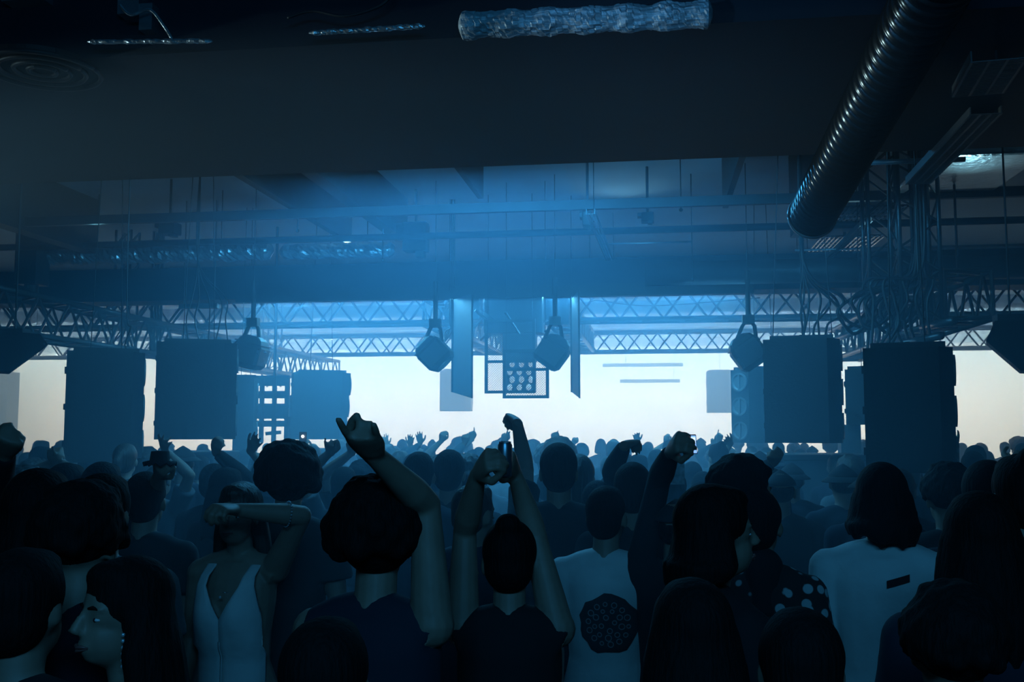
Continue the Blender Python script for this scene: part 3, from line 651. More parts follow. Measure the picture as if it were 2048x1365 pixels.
def make_body(hair='short', shirt=0, arms=(), hy=0, hp=0, fem=0, vox=.012, top='tee', hm=None, lean=0, trousers=None, face=False):
    """arms: for side in 'L','R': dict(E=,W=,D=,N=,pose=) local; returns dict of meshes"""
    A = {}
    for sd, e in (('L', -1), ('R', 1)):
        A[sd] = dict(E=V(e*.215, -.03, 1.14), W=V(e*.215, .055, .90), D=V(0, .1, -1), N=V(-e, 0, 0), pose='relax')
    for a in arms: A[a['sd']] = a
    HR = Matrix.Rotation(hy, 3, 'Z') @ Matrix.Rotation(hp, 3, 'X')
    hc = NECK+HR @ V(0, .018, .135)
    sk = MB(); torso(sk, 0, f=fem); legs(sk)
    for e in (-1, 1): sk.path([V(e*.10, -.03, .06), V(e*.105, .04, .045), V(e*.11, .15, .03)], [.04, .042, .03], n=10)
    sk.path([V(0, -.02, 1.42), V(0, -.01, 1.48), NECK+HR @ V(0, .012, .09)], [.062, .055-.004*fem, .055-.004*fem], n=14)
    def hb(p, r, rr=None): sk.ball(hc+HR @ V(*p), r, HR, seg=16, rings=12)
    hb((0, -.012, .02), (.076, .098, .095)); hb((0, .022, -.05), (.058, .070, .068)); hb((0, .055, -.085), (.030, .03, .022))
    for e in (-1, 1): hb((e*.079, -.008, -.015), (.010, .019, .032)); hb((e*.032, .066, -.002), (.016, .012, .011)); hb((e*.034, .070, .021), (.02, .010, .006))
    sk.path([hc+HR @ V(0, .084, .015), hc+HR @ V(0, .105, -.018), hc+HR @ V(0, .112, -.033)], [.009, .012, .015], n=8)
    hb((0, .088, -.062), (.024, .010, .007)); hb((0, .086, -.071), (.021, .010, .007))
    for sd, e in (('L', -1), ('R', 1)):
        a = A[sd]; S = V(e*(.178-.014*fem), -.008, 1.40)
        up = max(0, (a['E']-S).normalized().z); S = S+V(-e*.018*up, 0, .035*up); a['S'] = S
        arm_prims(sk, S, a['E'], a['W']); hand(sk, a['W'], a['D'], a['N'], e, a['pose'], a.get('hs', 1.0))
    out = {'body': bake(sk, 'body', vox, M_skin, 1 if vox < .008 else 2)}
    # clothing
    cm = M_white if shirt == 'w' else M_cl[shirt]
    t = MB()
    if top != 'none':
        torso(t, .013, lo=.9, f=fem)
        for sd in 'LR':
            a = A[sd]
            if top == 'tee': arm_prims(t, a['S'], a['E'], a['W'], .012, 'sleeve')
            elif top == 'long': arm_prims(t, a['S'], a['E'], a['W'], .012, 'long')
            if 'sl' in a and a['sl']: pass
        out['shirt'] = bake(t, 'shirt', max(.012, vox), cm, 4)
    t = MB(); legs(t, .013); t.loft([ell(z, rx, ry, 0, -.01) for z, rx, ry in ((.80, .16, .12), (.9, .182, .134), (.99, .172, .124))])
    out['trousers'] = bake(t, 'trousers', .016, trousers or M_den, 2)
    if face:
        eye = MB(); pup = MB(); br = MB()
        for nm, e in (('eye', -1), ('eye', 1)):
            q = MB(); q.ball(hc+HR @ V(e*.032, .0692, -.002), (.0115, .0092, .005), HR, seg=14, rings=8); q.ball(hc+HR @ V(e*.032, .0757, -.002), (.0052, .0032, .0046), HR, seg=10, rings=6)
            me = q.mesh('eye', smooth=True); me.materials.append(M_eye); me.materials.append(M_cl[0]); nf = len(me.polygons)
            for i_, pl in enumerate(me.polygons): pl.material_index = 1 if i_ >= 14*8+2 else 0
            out['eye_left' if e < 0 else 'eye_right'] = me
            q = MB(); q.path([hc+HR @ V(e*x, y, z) for x, y, z in ((.014, .083, .022), (.03, .081, .026), (.047, .070, .019))], [.003, .004, .002], n=6)
            me = q.mesh('eyebrow', smooth=True); me.materials.append(hm or M_hairs); out['eyebrow_left' if e < 0 else 'eyebrow_right'] = me
    if face:
        q = MB(); q.path([hc+HR @ V(x, y, z) for x, y, z in ((-.024, .085, -.064), (-.012, .097, -.061), (0, .100, -.064), (.012, .097, -.061), (.024, .085, -.064))], [.002, .0045, .004, .0045, .002], n=8)
        q.path([hc+HR @ V(x, y, z) for x, y, z in ((-.022, .085, -.066), (0, .099, -.071), (.022, .085, -.066))], [.002, .0055, .002], n=8)
        me = q.mesh('lips', smooth=True); me.materials.append(M_lip); out['lips'] = me
    h = MB(); R0 = HR
    def hh(p, r): h.ball(hc+HR @ V(*p), r, HR, seg=16, rings=12)
    if hair in ('short', 'long', 'bun', 'fade', 'bob', 'pony'):
        g = 0 if hair == 'fade' else .004
        hh((0, -.022, .034), (.083+g, .100+g, .094+g)); hh((0, -.048, -.015), (.074+g, .072+g, .08))
        h.ball(hc+HR @ V(0, .02, .085), (.06, .065, .04), HR)
    rr = random.Random(len(hair)*7+int(fem*3)+int(hy*10))
    if hair in ('long', 'bob'):
        zl = -.26 if hair == 'long' else -.12
        for q in range(9):
            aa = math.radians(-160+q*40-0) if False else math.radians(190+q*20)
            x, y = math.cos(aa), math.sin(aa)
            p = hc+HR @ V(x*.07, y*.08-.01, .02)
            h.path([p, hc+V(x*.088, y*.095-.015, -.08), hc+V(x*.10, y*.10-.03, zl*.7), hc+V(x*.095+rr.uniform(-.01, .01), y*.095-.045, zl+rr.uniform(-.03, .02))], [.03, .032, .03, .014], n=8)
    if hair == 'bun': hh((0, -.075, .115), (.042, .042, .038))
    if hair == 'pony': hh((0, -.11, .05), (.03, .03, .03)); h.path([hc+HR @ V(0, -.11, .05), hc+V(0, -.15, 0), hc+V(0, -.14, -.12), hc+V(0, -.12, -.2)], [.024, .032, .028, .008], n=8)
    if hair in ('curly', 'afro'):
        R_ = .022 if hair == 'curly' else .03; K = 90; ext = 1.0 if hair == 'curly' else 1.22
        hh((0, -.022, .034), (.086*ext, .104*ext, .098*ext))
        for i in range(K):
            th = math.acos(1-1.35*(i+.5)/K); ph = i*2.399963
            p = V(math.sin(th)*math.cos(ph)*.092*ext, math.sin(th)*math.sin(ph)*.11*ext, math.cos(th)*.104*ext)
            if p.y > .06 and p.z < .05: continue
            hh((p.x, p.y-.022, p.z+.03), (R_*rr.uniform(.7, 1.2),)*3)
    if hair in ('cap', 'bucket'):
        hh((0, -.03, -.0), (.080, .085, .07))
        c = MB(); cc = hc+HR @ V(0, -.015, .045)
        rg = []
        for i in range(8):
            t_ = i/7; r_ = math.cos(t_*PI/2*.96)
            rg.append([cc+HR @ V(math.cos(2*PI*j/20)*.09*r_, math.sin(2*PI*j/20)*.108*r_, t_*.088-.01) for j in range(20)])
        c.loft(rg)
        if hair == 'cap': c.loft([[cc+HR @ V(math.cos(PI*j/11)*.075*k, .06+math.sin(PI*j/11)*.105*k+.0, dz-.012*abs(math.cos(PI*j/11))) for j in range(12)] for k, dz in ((1, -.008), (1, .002))])
        else: c.loft([[cc+HR @ V(math.cos(2*PI*j/20)*.088*k, math.sin(2*PI*j/20)*.105*k, dz) for j in range(20)] for k, dz in ((1, .0), (1.45, -.03), (1.45, -.036), (1, -.012))])
        me = c.mesh('hat', smooth=True); me.materials.append(M_cl[2]); out['hat'] = me
    if h.v: out['hair'] = bake(h, 'hair', .010 if hair in ('curly', 'afro') else max(.010, vox), hm or M_hairs, 1 if hair in ('curly', 'afro') else 3)
    return out
GROUND = []
def place(parts, x, y, yaw, s, label, group=None, tilt=(0, 0)):
    r = empty('person', (x, y, 0), label, 'person', group); r.rotation_euler = (tilt[0], tilt[1], yaw); r.scale = (s, s, s)
    for k, me in parts.items(): child(r, k.split('_')[0], me)
    GROUND.append((x, y)); return r
def ik(S, Wr, L1, L2, pole):
    v = Wr-S; D = min(v.length, (L1+L2)*.995); v.normalize(); Wr = S+v*D
    a = (L1*L1-L2*L2+D*D)/(2*D); h = math.sqrt(max(0, L1*L1-a*a)); p = (pole-v*pole.dot(v)).normalized()
    return S+v*a+p*h, Wr
def person(px, top, d, yaw=0, hair='short', shirt=0, arms=(), label='', hy=0, hp=0, fem=0, vox=.009, topk='tee', hm=None, smax=1.12, tilt=(0, 0), only_z=None, trousers=None):
    """head top seen at (px,top) at depth d. arms: dict(sd, e=(px,py,sign)|None, w=(px,py,sign|('d',off)), t=(px,py), pose, n=world normal)"""
    hp_ = P(px, top, d); s = min(smax, max(.88, hp_.z/1.755)); x, y = hp_.x, hp_.y
    yw = math.radians(yaw); M = Matrix.Translation((x, y, 0)) @ Matrix.Rotation(yw, 4, 'Z') @ Matrix.Scale(s, 4); Mi = M.inverted(); Ri = Matrix.Rotation(-yw, 3, 'Z')
    la = []
    for a in arms:
        e = 1 if a['sd'] == 'R' else -1
        S = M @ V(e*.165, -.008, 1.43)
        if a.get('e'):
            E = reach(S, a['e'][0], a['e'][1], .285*s, a['e'][2]); Wr = reach(E, a['w'][0], a['w'][1], .255*s, a['w'][2])
            for q, A_, B_, L_ in (('upper', S, E, .285*s), ('fore', E, Wr, .255*s)):
                if (A_-B_).length > L_*1.15: print('STRETCH', label[:40], a['sd'], q, round((A_-B_).length/L_, 2))
        else:
            Wr = P(a['w'][0], a['w'][1], d+a['w'][2])
            if (Wr-S).length > .56*s: print('FAR', label[:40], a['sd'], round((Wr-S).length/s, 2))
            E, Wr = ik(S, Wr, .285*s, .255*s, Matrix.Rotation(yw, 3, 'Z') @ V(e*.6, .1, -.6))
        T = reach(Wr, a['t'][0], a['t'][1], .15*s, a.get('ts', -1)) if 't' in a else Wr+(Wr-E)
        D = Ri @ (T-Wr); N = Ri @ a['n'] if 'n' in a else Ri @ V(0, 1, 0)
        if abs(D.normalized().dot(N.normalized())) > .9: N = Ri @ V(0, .3, 1)
        la.append(dict(sd=a['sd'], E=Mi @ E, W=Mi @ Wr, D=D, N=N, pose=a.get('pose', 'open'), hs=a.get('hs', 1.0)))
        a['Ww'] = Wr; a['Dw'] = (T-Wr).normalized()
    parts = make_body(hair, shirt, la, math.radians(hy), math.radians(hp), fem, vox, topk, hm, trousers=trousers, face=abs(yaw) > 50)
    return place(parts, x, y, yw, s, label, tilt=tilt), M, la
# ---- the people one can single out, nearest first
NW = V(0, 1, 0); CAMN = V(.1, -1, 0)
def top_px(z, d): return 855+(1.95-z)*F/d
# man in the white back-printed tee
r_, M_, _ = person(1211, 975, 4.0, -6, 'fade', 'w', (), 'person in a white tee with a dark round print on its back', hy=-8, vox=.009)
rb = MB(); rnd = random.Random(3)
def on_back(x, z):   # back surface of the tee in local metres
    secs = [(.9, .172, .122, -.015), (.98, .162, .112, -.01), (1.07, .142, .100, 0), (1.18, .150, .108, 0), (1.29, .168, .118, 0), (1.37, .172, .110, -.005), (1.42, .155, .09, -.01)]
    for a, b in zip(secs, secs[1:]):
        if a[0] <= z <= b[0]: t = (z-a[0])/(b[0]-a[0]); rx, ry, yo = [a[i]+(b[i]-a[i])*t for i in (1, 2, 3)]; break
    rx += .013; ry += .013; q = max(0, 1-(x/rx)**2); return V(x, yo-ry*math.sqrt(q)-.004, z)
def patch(fn, cx, cz, r, n=26, k=5, wob=.0, sx=1.0, sz=1.0, th=.004, seed=1):
    rr = random.Random(seed); w = [1+wob*(rr.random()-.5) for _ in range(n)]; m = MB(); rings = []
    for i in range(k+1):
        f = i/k; rings.append([fn(cx+math.cos(2*PI*j/n)*r*f*sx*w[j], cz+math.sin(2*PI*j/n)*r*f*sz*w[j]) for j in range(n)])
    rings.append([q+V(0, th*2, 0) for q in rings[-1]])
    rings[0] = [q.lerp(rings[0][0], .0) for q in rings[0]]
    m.loft(rings[0:], False); return m
pm = patch(on_back, .025, 1.225, .112, wob=.12, sx=1.05, sz=1.05); me = pm.mesh('back_print', smooth=True); me.materials.append(mat('dark screen print', (.02, .02, .022), .9)); pr_ = child(r_, 'back_print', me)
def rings_on(fn, cs, m, nm, rr_):
    g = MB()
    for cx, cz, r in cs: g.path([fn(cx+math.cos(2*PI*j/16)*r, cz+math.sin(2*PI*j/16)*r)+V(0, -.003, 0) for j in range(17)], rr_, n=5)
    me = g.mesh(nm); me.materials.append(m); return me
rings_ = [(.025+math.cos(a)*R_*.9, 1.225+math.sin(a)*R_*.9, rnd.uniform(.007, .012)) for R_ in (.03, .06, .088) for a in [2*PI*i/int(R_*160)+R_*9 for i in range(int(R_*160))]]
child(r_, 'print_circles', rings_on(on_back, rings_, mat('grey screen print', (.22, .24, .25), .9), 'print_circles', .0022))

person(756, 990, 2.62, -12, 'afro', 1, [dict(sd='R', e=(852, 1010, 1), w=(746, 908, -1), t=(712, 852), pose='horns', n=V(.2, -1, .2), hs=1.05)],
       'biggest dark head left of centre with one forearm thrown up making the horns sign', topk='tank', hy=20, vox=.006)
r_, M_, la = person(1019, 1045, 2.95, 4, 'bun', 0, [dict(sd='L', e=(930, 1062, 1), w=(956, 948, -1), t=(990, 900), pose='grip', n=V(.9, .2, 0)), dict(sd='R', e=(1072, 1080, 1), w=(1030, 948, 1), t=(1016, 908), pose='grip', n=V(-.9, .2, 0))],
       'person holding a slim can high with both long bare arms, in the middle foreground', topk='tank', vox=.006, fem=1)
CAN = [la[0], la[1], M_]
cw = (M_ @ la[0]['W']+M_ @ la[1]['W'])/2
dcan = (P(1009, 915, 1)-CAM).length; dd_ = FWD.dot(cw-CAM)-.055
cb = P(1010, 955, dd_); ct = P(1010, 884, dd_); hcan = (ct-cb).length; rc = 14.5*dd_/F
root = empty('drinks_can', cb, 'slim drinks can held up in the middle foreground', 'can'); ax = (ct-cb).normalized(); u, v = frame(ax)
prof = ((0, .80), (.04, .95), (.07, 1), (.90, 1), (.95, .86), (.985, .84), (1.0, .86), (1.0, .78), (.985, .76))
MB().loft([[cb+ax*hcan*t+(u*math.cos(2*PI*j/28)+v*math.sin(2*PI*j/28))*rc*k for j in range(28)] for t, k in prof]).build('can_body', mat('can aluminium', (.25, .32, .36), .3, .8), root, True)
tb = MB(); tb.path([ct+ax*.001+(u*math.cos(2*PI*i/12)*.35+v*(math.sin(2*PI*i/12)*.22+.25))*rc for i in range(13)], .0012, n=6); tb.build('pull_tab', M_galv, root, True)
# phone holder
r_, M_, la = person(1352, 1000, 3.9, -8, 'cap', 0, [dict(sd='L', e=(1318, 960, 1), w=(1343, 902, -1), t=(1362, 876), pose='grip', n=V(.6, .3, -.2), hs=1.15)],
       'person right of centre raising a thick sleeved arm to film with a glowing phone', topk='long', vox=.007)
wp = M_ @ la[0]['W']; dp = FWD.dot(wp-CAM)-.055
root = empty('phone', P(1384, 889, dp), 'phone with a lit bluish screen held up right of centre', 'phone')
cA = P(1386, 889, dp); ex = RIGHT*.0115*1.0; ez = (UP+RIGHT*-.08).normalized()*.034; ey = FWD*.004
def slab(c, ex, ey, ez): return [c-ex-ey-ez, c+ex-ey-ez, c+ex+ey-ez, c-ex+ey-ez, c-ex-ey+ez, c+ex-ey+ez, c+ex+ey+ez, c-ex+ey+ez]
MB().hexa(slab(cA, ex*1.15, ey, ez*1.06)).build('phone_case', M_black, root, bevel=.001)
ms = mat('phone screen', (.05, .1, .2), .2, emit=(.22, .45, 1.0), emit_s=1.1)
MB().hexa(slab(cA-FWD*.005, ex*.95, ey*.2, ez*.96)).build('screen', ms, root)
MB().hexa(slab(cA-FWD*.0062+ez*.45, ex*.8, ey*.1, ez*.32)).build('screen_picture', mat('bright picture', (.5, .6, .7), .3, emit=(.7, .85, 1.0), emit_s=1.0), root)
# raised arm with drooping hand, centre
person(1117, 890, 4.75, 6, 'short', 0, [dict(sd='L', e=(1052, 942, 1), w=(1034, 845, -1), t=(1018, 828), pose='curl', n=V(-.5, .1, -.8), ts=1, hs=.95)],
       'person right of the mesh panels lifting one bare forearm with a drooping curled hand', vox=.006)
person(1265, 927, 4.35, 0, 'fade', 2, (), 'dark short-haired head and shoulders behind the white tee, right side', vox=.011)
person(1196, 965, 4.9, -5, 'short', 0, [dict(sd='R', e=(1222, 945, 1), w=(1250, 890, -1), t=(1278, 882), pose='relax', n=V(.2, 0, -1), ts=1)], 'person right of centre with a bent wrist and flat hand pointing right', topk='long', vox=.007)
person(838, 906, 5.3, 4, 'fade', 1, (), 'round dark head, left one of a pair to the left of the can', vox=.011)
person(899, 903, 5.5, -4, 'short', 0, (), 'round dark head, right one of a pair to the left of the can', vox=.011)
person(578, 906, 4.3, 10, 'afro', 2, (), 'tall dark head with thick rounded hair under the left-centre hangs', vox=.011)
# woman with white vest, arm across her face
r_, M_, la = person(482, 968, 3.9, 176, 'long', 'w', [dict(sd='L', e=(603, 1032, -1), w=(470, 1020, -1), t=(415, 1015), pose='curl', n=V(0, .6, -.8))],
       'woman in a white V-neck vest facing the viewer with a forearm across her eyes', topk='none', fem=1, vox=.006, hm=M_hair2)
# vest as two front straps meeting in a V, plus back
vm = MB()
def front(x, z):
    rx, ry = (.135+.013, .098+.016) if z < 1.12 else (.152+.013, .112+.02)
    q = max(0, 1-(x/rx)**2); b = .045*math.exp(-((abs(x)-.075)**2)/.0035-((z-1.255)**2)/.006); return V(x, ry*math.sqrt(q)*(1 if z < 1.4 else .8)+b, z)
for e in (-1, 1):
    rings = []
    for i in range(15):
        t = i/14; z = 1.44-.46*t; inn = .072 if z > 1.38 else max(-.004, .072*(z-1.25)/.13); outr = .112+.03*min(1, max(0, (1.40-z)/.14)); 
        xs = [inn+(outr-inn)*k/5 for k in range(6)]
        if z > 1.42: ys = [V(e*x, .03, z+.012) for x in xs]
        else: ys = [front(e*x, z)+V(0, .015, 0) for x in xs]
        rings.append(ys+[q-V(0, .012, 0) for q in reversed(ys)])
    vm.loft(rings)
vme = vm.mesh('vest', smooth=True); vme.materials.append(M_white); child(r_, 'vest', vme)
nk = MB().ball(front(0, 1.335)+V(0, .012, 0), .0055, seg=10, rings=6); me = nk.mesh('pendant', smooth=True); me.materials.append(mat('bright silver', (.9, .95, 1), .12, .6, emit=None)); child(r_, 'pendant', me)
nk = MB().path([V(math.sin(a)*.065, .0+math.cos(a)*.075+.028*max(0, math.cos(a)), 1.43-.085*max(0, math.cos(a))) for a in [PI*2*i/30 for i in range(31)]], .0016, n=5); me = nk.mesh('necklace', smooth=True); me.materials.append(M_galv); child(r_, 'necklace', me)
EL = la[0]['E']; WL = la[0]['W']; cbr = EL.lerp(WL, .22); dA = (WL-EL).normalized(); u, v = frame(dA); m = MB()
for i in range(26): m.ball(cbr+(u*math.cos(2*PI*i/26)+v*math.sin(2*PI*i/26))*.047, .0042, seg=6, rings=4)
me = m.mesh('bead_bracelet', smooth=True); me.materials.append(M_galv); o = child(r_, 'bead_bracelet', me)
# woman lower left
r_, M_, _ = person(262, 1120, 2.2, 118, 'long', 'w', (), 'woman at lower left with long dark hair and a pale strap top, face in shadow', topk='none', fem=1, hy=25, hm=M_hairs, smax=1.0)
sm = MB(); rings = []
for i in range(12):
    t = i/11; z = 1.45-.5*t; a0 = -.13-.0*t; c = V(.118+.03*min(1, t*3), .0, z); rings.append([V(.085+.05*min(1, t*2.5)+k*.012+.0, .085-.012*k+.0, z) for k in range(5)]+[V(.08+.05*min(1, t*2.5)+k*.012, .070-.012*k, z) for k in reversed(range(5))])
sm.loft(rings); me = sm.mesh('strap_top', smooth=True); me.materials.append(M_white); child(r_, 'strap_top', me)
er = MB()
for i in range(6): er.ball(V(-.088+.003*(i % 2), .01, 1.60-.014*i), .0045, seg=8, rings=5)
me = er.mesh('drop_earring', smooth=True); me.materials.append(MATS['bright silver']); child(r_, 'drop_earring', me)
# right: pale long sleeved shirt with dark tag, leaning
r_, M_, _ = person(1762, 930, 3.5, -14, 'bob', 'w', (), 'person in a pale long-sleeved shirt with a small dark rectangle on the back', topk='long', vox=.009, smax=1.06)
g = MB(); g.loft([[on_back(.045+x, 1.385+z+.32*x)+V(0, -.004, 0) for x in (-.035, -.012, .012, .035)]+[on_back(.045+x, 1.385+z+.32*x)+V(0, .004, 0) for x in (.035, .012, -.012, -.035)] for z in (-.011, .011)])
me = g.mesh('back_label'); me.materials.append(M_cl[0]); child(r_, 'back_label', me)
# profile with hanging strands and huge dark shoulder
person(1422, 975, 2.7, -60, 'bob', 0, (), 'dark head in profile facing right with loose strands, over a huge black shoulder', hy=-10, fem=1, vox=.009)
person(1482, 924, 3.75, -70, 'curly', 0, (), 'taller dark head in profile with tousled hair under the right speaker hangs', vox=.009)
r_, M_, _ = person(1515, 985, 3.6, -20, 'short', 0, (), 'person in a patterned shirt partly hidden by the profile heads at right', vox=.011)
m = mat('patterned cloth', (.16, .19, .2), .9)
nt = m.node_tree; vn = nt.nodes.new('ShaderNodeTexVoronoi'); vn.inputs['Scale'].default_value = 22; tc = nt.nodes.new('ShaderNodeTexCoord'); cr = nt.nodes.new('ShaderNodeValToRGB')
cr.color_ramp.elements[0].position = .35; cr.color_ramp.elements[0].color = (.4, .44, .45, 1); cr.color_ramp.elements[1].position = .42; cr.color_ramp.elements[1].color = (.02, .02, .02, 1)
nt.links.new(tc.outputs['Object'], vn.inputs['Vector']); nt.links.new(vn.outputs['Distance'], cr.inputs['Fac']); nt.links.new(cr.outputs['Color'], nt.nodes['Principled BSDF'].inputs['Base Color'])
for c_ in r_.children:
    if c_.name.startswith('shirt'): c_.data.materials[0] = m
# left edge silhouettes
person(-20, 940, 3.6, 0, 'short', 0, [dict(sd='R', e=(-12, 985, 1), w=(12, 905, -1), t=(24, 868), pose='fist', n=V(-.5, .8, 0), hs=1.1)], 'person at the left edge raising a dark clenched fist', topk='long')
person(78, 944, 2.75, 8, 'long', 0, (), 'large black long-haired head low in the left corner of the crowd')
person(165, 985, 2.45, -6, 'curly', 1, (), 'black curly head below the large long-haired one at left')
person(292, 948, 4.35, 5, 'short', 0, [dict(sd='L', e=(312, 985, -1), w=(318, 950, -1), t=(320, 928), pose='grip', n=V(0, 1, 0))], 'person under the second left hang lifting a floppy round hat')
hx = P(320, 926, 4.15); root = empty('floppy_hat', hx, 'dark floppy round hat held up below the second left speaker hang', 'hat')
MB().loft([[hx+V(math.cos(2*PI*j/28)*r*(1+.06*math.sin(j*1.7)), math.sin(2*PI*j/28)*r, z+.008*math.sin(j*2.1)*k) for j in range(28)] for r, z, k in ((.012, .05, 0), (.035, .047, 0), (.04, .01, 0), (.066, -.003, 1), (.066, -.008, 1), (.037, .002, 0), (.01, .04, 0))]).build('felt', M_cl[2], root, True)
person(205, 928, 4.6, 0, 'short', 1, (), 'dark head under the leftmost full speaker hang, right of two pale heads', vox=.011)
person(133, 930, 4.6, 0, 'long', 1, (), 'dark long-haired head under the left side of the leftmost full speaker hang', vox=.011)
person(112, 922, 6.0, 0, 'short', 1, [dict(sd='L', w=(106, 925, -.15), t=(108, 900), pose='curl', n=V(1, .2, 0)), dict(sd='R', w=(121, 925, -.15), t=(113, 888), pose='point', n=V(-1, .2, 0))], 'person at left with both hands raised together, one finger up', vox=.009)
# far right heads
person(1895, 938, 4.2, 5, 'curly', 0, (), 'black curly head under the right end of the blackest speaker hang')
person(1975, 926, 3.5, -5, 'short', 1, (), 'black head second from the right edge of the view')
person(2045, 914, 3.1, 8, 'bun', 0, (), 'black head cut by the right edge of the view with hair knotted on top')
person(1958, 990, 2.5, 0, 'long', 1, (), 'low near-black long-haired head at far right with a faint violet glow on it')
person(1945, 905, 7.5, -12, 'short', 1, [dict(sd='L', e=None, w=(1912, 893, -.1), t=(1898, 868), pose='open', n=NW)], 'mid blue head right of the blackest hang with an arm stretched to the left', vox=.010)
person(1950, 893, 8.6, -40, 'short', 0, (), 'lighter profile head peeping over others right of the blackest hang', vox=.011)
person(2040, 922, 4.6, 20, 'cap', 1, [dict(sd='L', w=(2034, 925, -.2), t=(2024, 910), pose='peace', n=V(0, .4, 1), ts=1)], 'person by the right edge with a small hand sign raised', vox=.010)
# fillers close to the viewer, nearly black
for px, tp, d, hr, sh, lab in ((45, 1105, 2.05, 'short', 0, 'near-black low head in the bottom left corner'), (650, 1245, 1.75, 'short', 2, 'near-black low head at the bottom below the biggest dark head'),
                               (1385, 1165, 2.0, 'long', 0, 'near-black low long-haired head at the bottom right of the white tee'), (1600, 1225, 1.85, 'short', 0, 'near-black low head at the bottom left of the pale long-sleeved shirt'), (1905, 1190, 1.95, 'curly', 1, 'near-black low curly head at the bottom right')):
    person(px, tp, d, random.uniform(-15, 15), hr, sh, (), lab, vox=.014, smax=1.0, topk='long')
# ---- raised hands further back: (head px, hand px, wrist py, tip px, tip py, d, side, pose, label)
back = [(318, 329, 900, 326, 880, 6.8, 'R', 'three', 'person beneath the second left hang lifting a loose open hand'),
 (428, 431, 905, 433, 882, 6.2, 'R', 'grip', 'person left of the frame stand raising a fist that grips a small round thing'),
 (474, 500, 902, 516, 876, 6.8, 'R', 'open', 'person below the frame stand stretching an open spread hand to the right'),
 (634, 614, 902, 605, 882, 9.0, 'L', 'grip', 'person left of the bright gap holding up a tiny shining phone light'),
 (688, 661, 905, 659, 882, 6.0, 'L', 'horns', 'person at the left end of the bright gap making the horns sign, smaller of two'),
 (724, 704, 905, 702, 880, 6.6, 'L', 'fist', 'person half hidden behind the big forearm with a raised fist'),
 (790, 772, 892, 770, 870, 13.5, 'L', 'open', 'pale figure with an open hand up just right of the big forearm'),
 (812, 820, 892, 822, 872, 12.5, 'R', 'open', 'pale figure raising a flat hand, second right of the big forearm'),
 (858, 841, 888, 837, 866, 12.0, 'L', 'open', 'pale figure raising a flat hand left of the pointed hand pair'),
 (895, 883, 882, 888, 862, 10.5, 'L', 'curl', 'pale blue figure with a bent raised hand left of the can'),
 (948, 930, 886, 930, 866, 10.5, 'L', 'fist', 'pale blue figure raising a fist just left of the can'),
 (958, 944, 880, 943, 856, 11.8, 'L', 'point', 'pale figure pointing one finger up left of the can'),
 (1022, 1008, 884, 1012, 862, 10.5, 'L', 'peace', 'pale figure raising two fingers directly above the can'),
 (1124, 1108, 882, 1110, 862, 10.8, 'L', 'point', 'pale figure pointing up right of the drooping hand'),
 (1163, 1147, 888, 1152, 874, 13.5, 'L', 'fist', 'very pale figure with a low raised fist under the bright gap'),
 (1290, 1275, 884, 1272, 868, 12.5, 'L', 'open', 'pale figure with an open hand right of the bent wrist'),
 (1348, 1332, 886, 1334, 872, 13.0, 'L', 'relax', 'very pale figure holding up a hand left of the phone'),
 (1425, 1438, 884, 1442, 862, 12.0, 'R', 'point', 'pale figure pointing up left of the three-horn hang'),
 (1440, 1426, 890, 1428, 874, 13.6, 'L', 'peace', 'very pale figure with two fingers up left of the three-horn hang'),
 (1492, 1462, 888, 1450, 878, 9.6, 'L', 'open', 'mid blue figure reaching a spread hand left below the three-horn hang'),
 (1560, 1548, 925, 1549, 905, 5.6, 'L', 'fist', 'dark figure in front of the desk with a raised fist and forearm')]
for (hx_, wx, wy, tx, ty, d, sd, pose, lab) in back:
    person(hx_, top_px(1.71 if d < 8 else 1.70, d)+random.uniform(-2, 3), d, random.uniform(-10, 10), random.choice(['short', 'long', 'fade', 'curly', 'cap']), random.choice([0, 1, 2, 3]),
           [dict(sd=sd, e=None, w=(wx, wy, -.12), t=(tx, ty), pose=pose, n=NW)], lab, vox=.0085, topk=random.choice(['tee', 'long']))
# small phone with torch
q = P(606, 878, 8.8); root = empty('phone', q, 'tiny phone with its torch shining, held up left of the bright gap', 'phone')
MB().box(q, (.07, .009, .12)).build('phone_case', M_black, root, bevel=.003)
MB().ball(q+V(0, -.01, .02), .012, seg=10, rings=6).build('torch_lens', mat('torch light', (1, 1, 1), .3, emit=(.8, .95, 1), emit_s=22), root, True)
# sheet of paper held up
q = P(1352, 925, 6.0); root = tag(MB().hexa(slab(P(1354, 925, 5.6), RIGHT*.042, FWD*.003, UP*.125)).build('banner', mat('printed cloth', (.3, .35, .38), .9, noise=.5, scale=30)), 'patterned cloth banner raised behind the phone arm', 'banner')

# ---- the rest of the crowd: copies of a few people
protos = []
for i, (hr, sh, fm, tk, hy) in enumerate((('short', 0, 0, 'tee', 8), ('fade', 1, 0, 'long', -14), ('long', 2, 1, 'tee', 0), ('bun', 1, 1, 'tee', 18), ('curly', 3, 0, 'tee', -6), ('cap', 0, 0, 'tee', 10), ('bob', 0, 1, 'long', -20), ('pony', 2, 1, 'tee', 5), ('short', 3, 0, 'tee', -25), ('bucket', 1, 0, 'long', 0), ('afro', 0, 0, 'tee', 12), ('long', 0, 1, 'tee', -10))):
    protos.append((hr, make_body(hr, sh, (), math.radians(hy), 0, fm, .014, tk, M_hair2 if i % 3 == 1 else None)))
HN = {'short': 'short hair', 'fade': 'close-cropped hair', 'long': 'long hair', 'bun': 'a hair bun', 'curly': 'curly hair', 'cap': 'a cap', 'bob': 'bobbed hair', 'pony': 'a ponytail', 'bucket': 'a brimmed hat', 'afro': 'thick round hair'}
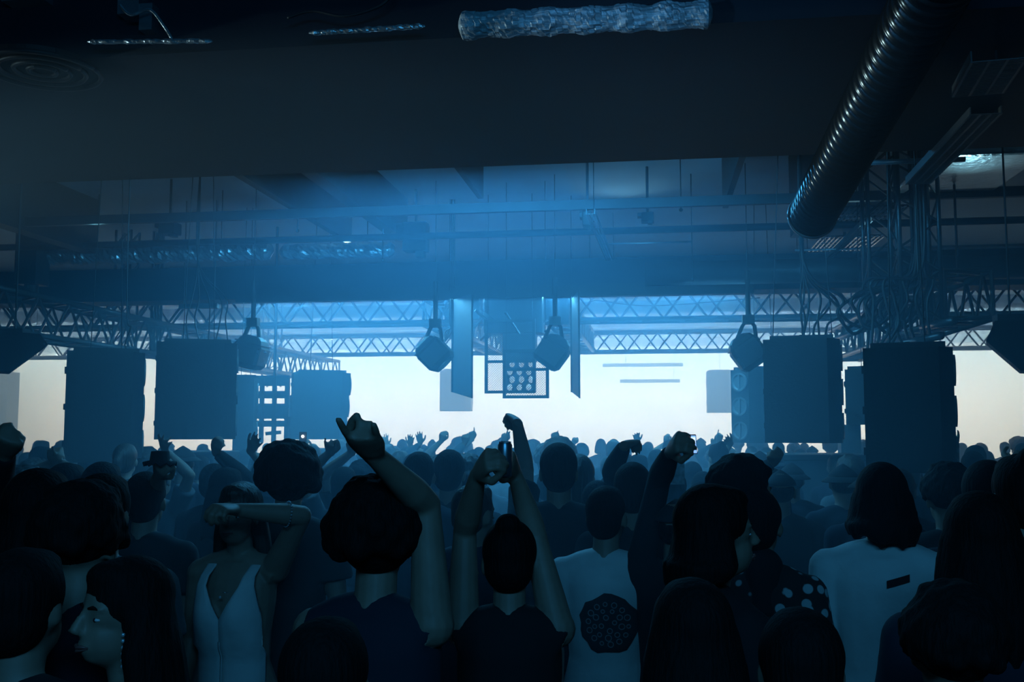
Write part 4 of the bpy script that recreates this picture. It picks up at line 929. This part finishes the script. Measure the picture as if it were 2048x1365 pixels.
def zone(px):
    for lim, n_ in ((130, 'left of the leftmost full hang'), (290, 'below the leftmost full hang'), (470, 'below the second left hang'), (700, 'below the left-centre hangs'), (830, 'right of the big forearm'), (960, 'between the big forearm and the can'), (1100, 'below the mesh panels'), (1300, 'just right of the mesh panels'), (1465, 'right of the phone'), (1600, 'before the desk, left half'), (1730, 'before the desk, right half'), (1915, 'below the blackest hang')):
        if px < lim: return n_
    return 'at the far right edge'
BLOCK = [((-2.4, 10.6), .9, .65), ((0, 0), 0, 0)]
solid = [(o.location.x, o.location.y, .75, .6) for o in bpy.data.objects if o.name.startswith(('subwoofer_stack', 'trim_4'))]+[(r_2.location.x, r_2.location.y+.2, 1.0, .75) for r_2 in bpy.data.objects if r_2.name.startswith('dj_desk')]
rows = [3.4, 4.0, 4.6, 5.3, 6.0, 6.8, 7.7, 8.7, 9.8, 11.0, 12.3, 13.7, 15.2, 16.8]
cr_ = random.Random(77)
for ri, d in enumerate(rows):
    step = (.60 if d < 7 else .56)*F/d; px = -step*.4+(ri % 2)*step*.5
    while px < 2048+step*.5:
        dd = d+cr_.uniform(-.22, .22); x_px = px+cr_.uniform(-.16, .16)*step; px += step
        h = cr_.gauss(1.70, .05); h = min(1.82, max(1.58, h))
        q = P(x_px, 855, dd); x, y = q.x, q.y
        if min((x-a)**2+(y-b)**2 for a, b in GROUND) < (.46 if d < 6 else .42)**2: continue
        if any(abs(x-a) < wx+.1 and abs(y-b) < wy for a, b, wx, wy in solid): continue
        if any(a < x_px < b and dd < m_ for a, b, m_ in ((370, 640, 4.15), (1080, 1330, 4.25), (1655, 1870, 3.9), (900, 1090, 3.7))): continue
        hr, pr_m = cr_.choice(protos); tone = 'near-black' if d < 4.5 else 'dark blue' if d < 7.2 else 'mid blue' if d < 10.5 else 'pale blue'
        lab = f"{tone} person with {HN[hr]} from behind, {zone(x_px)}"
        place(pr_m, x, y, math.radians(cr_.uniform(-22, 22)), h/1.755, lab, group=lab)
print('PEOPLE', len(GROUND))
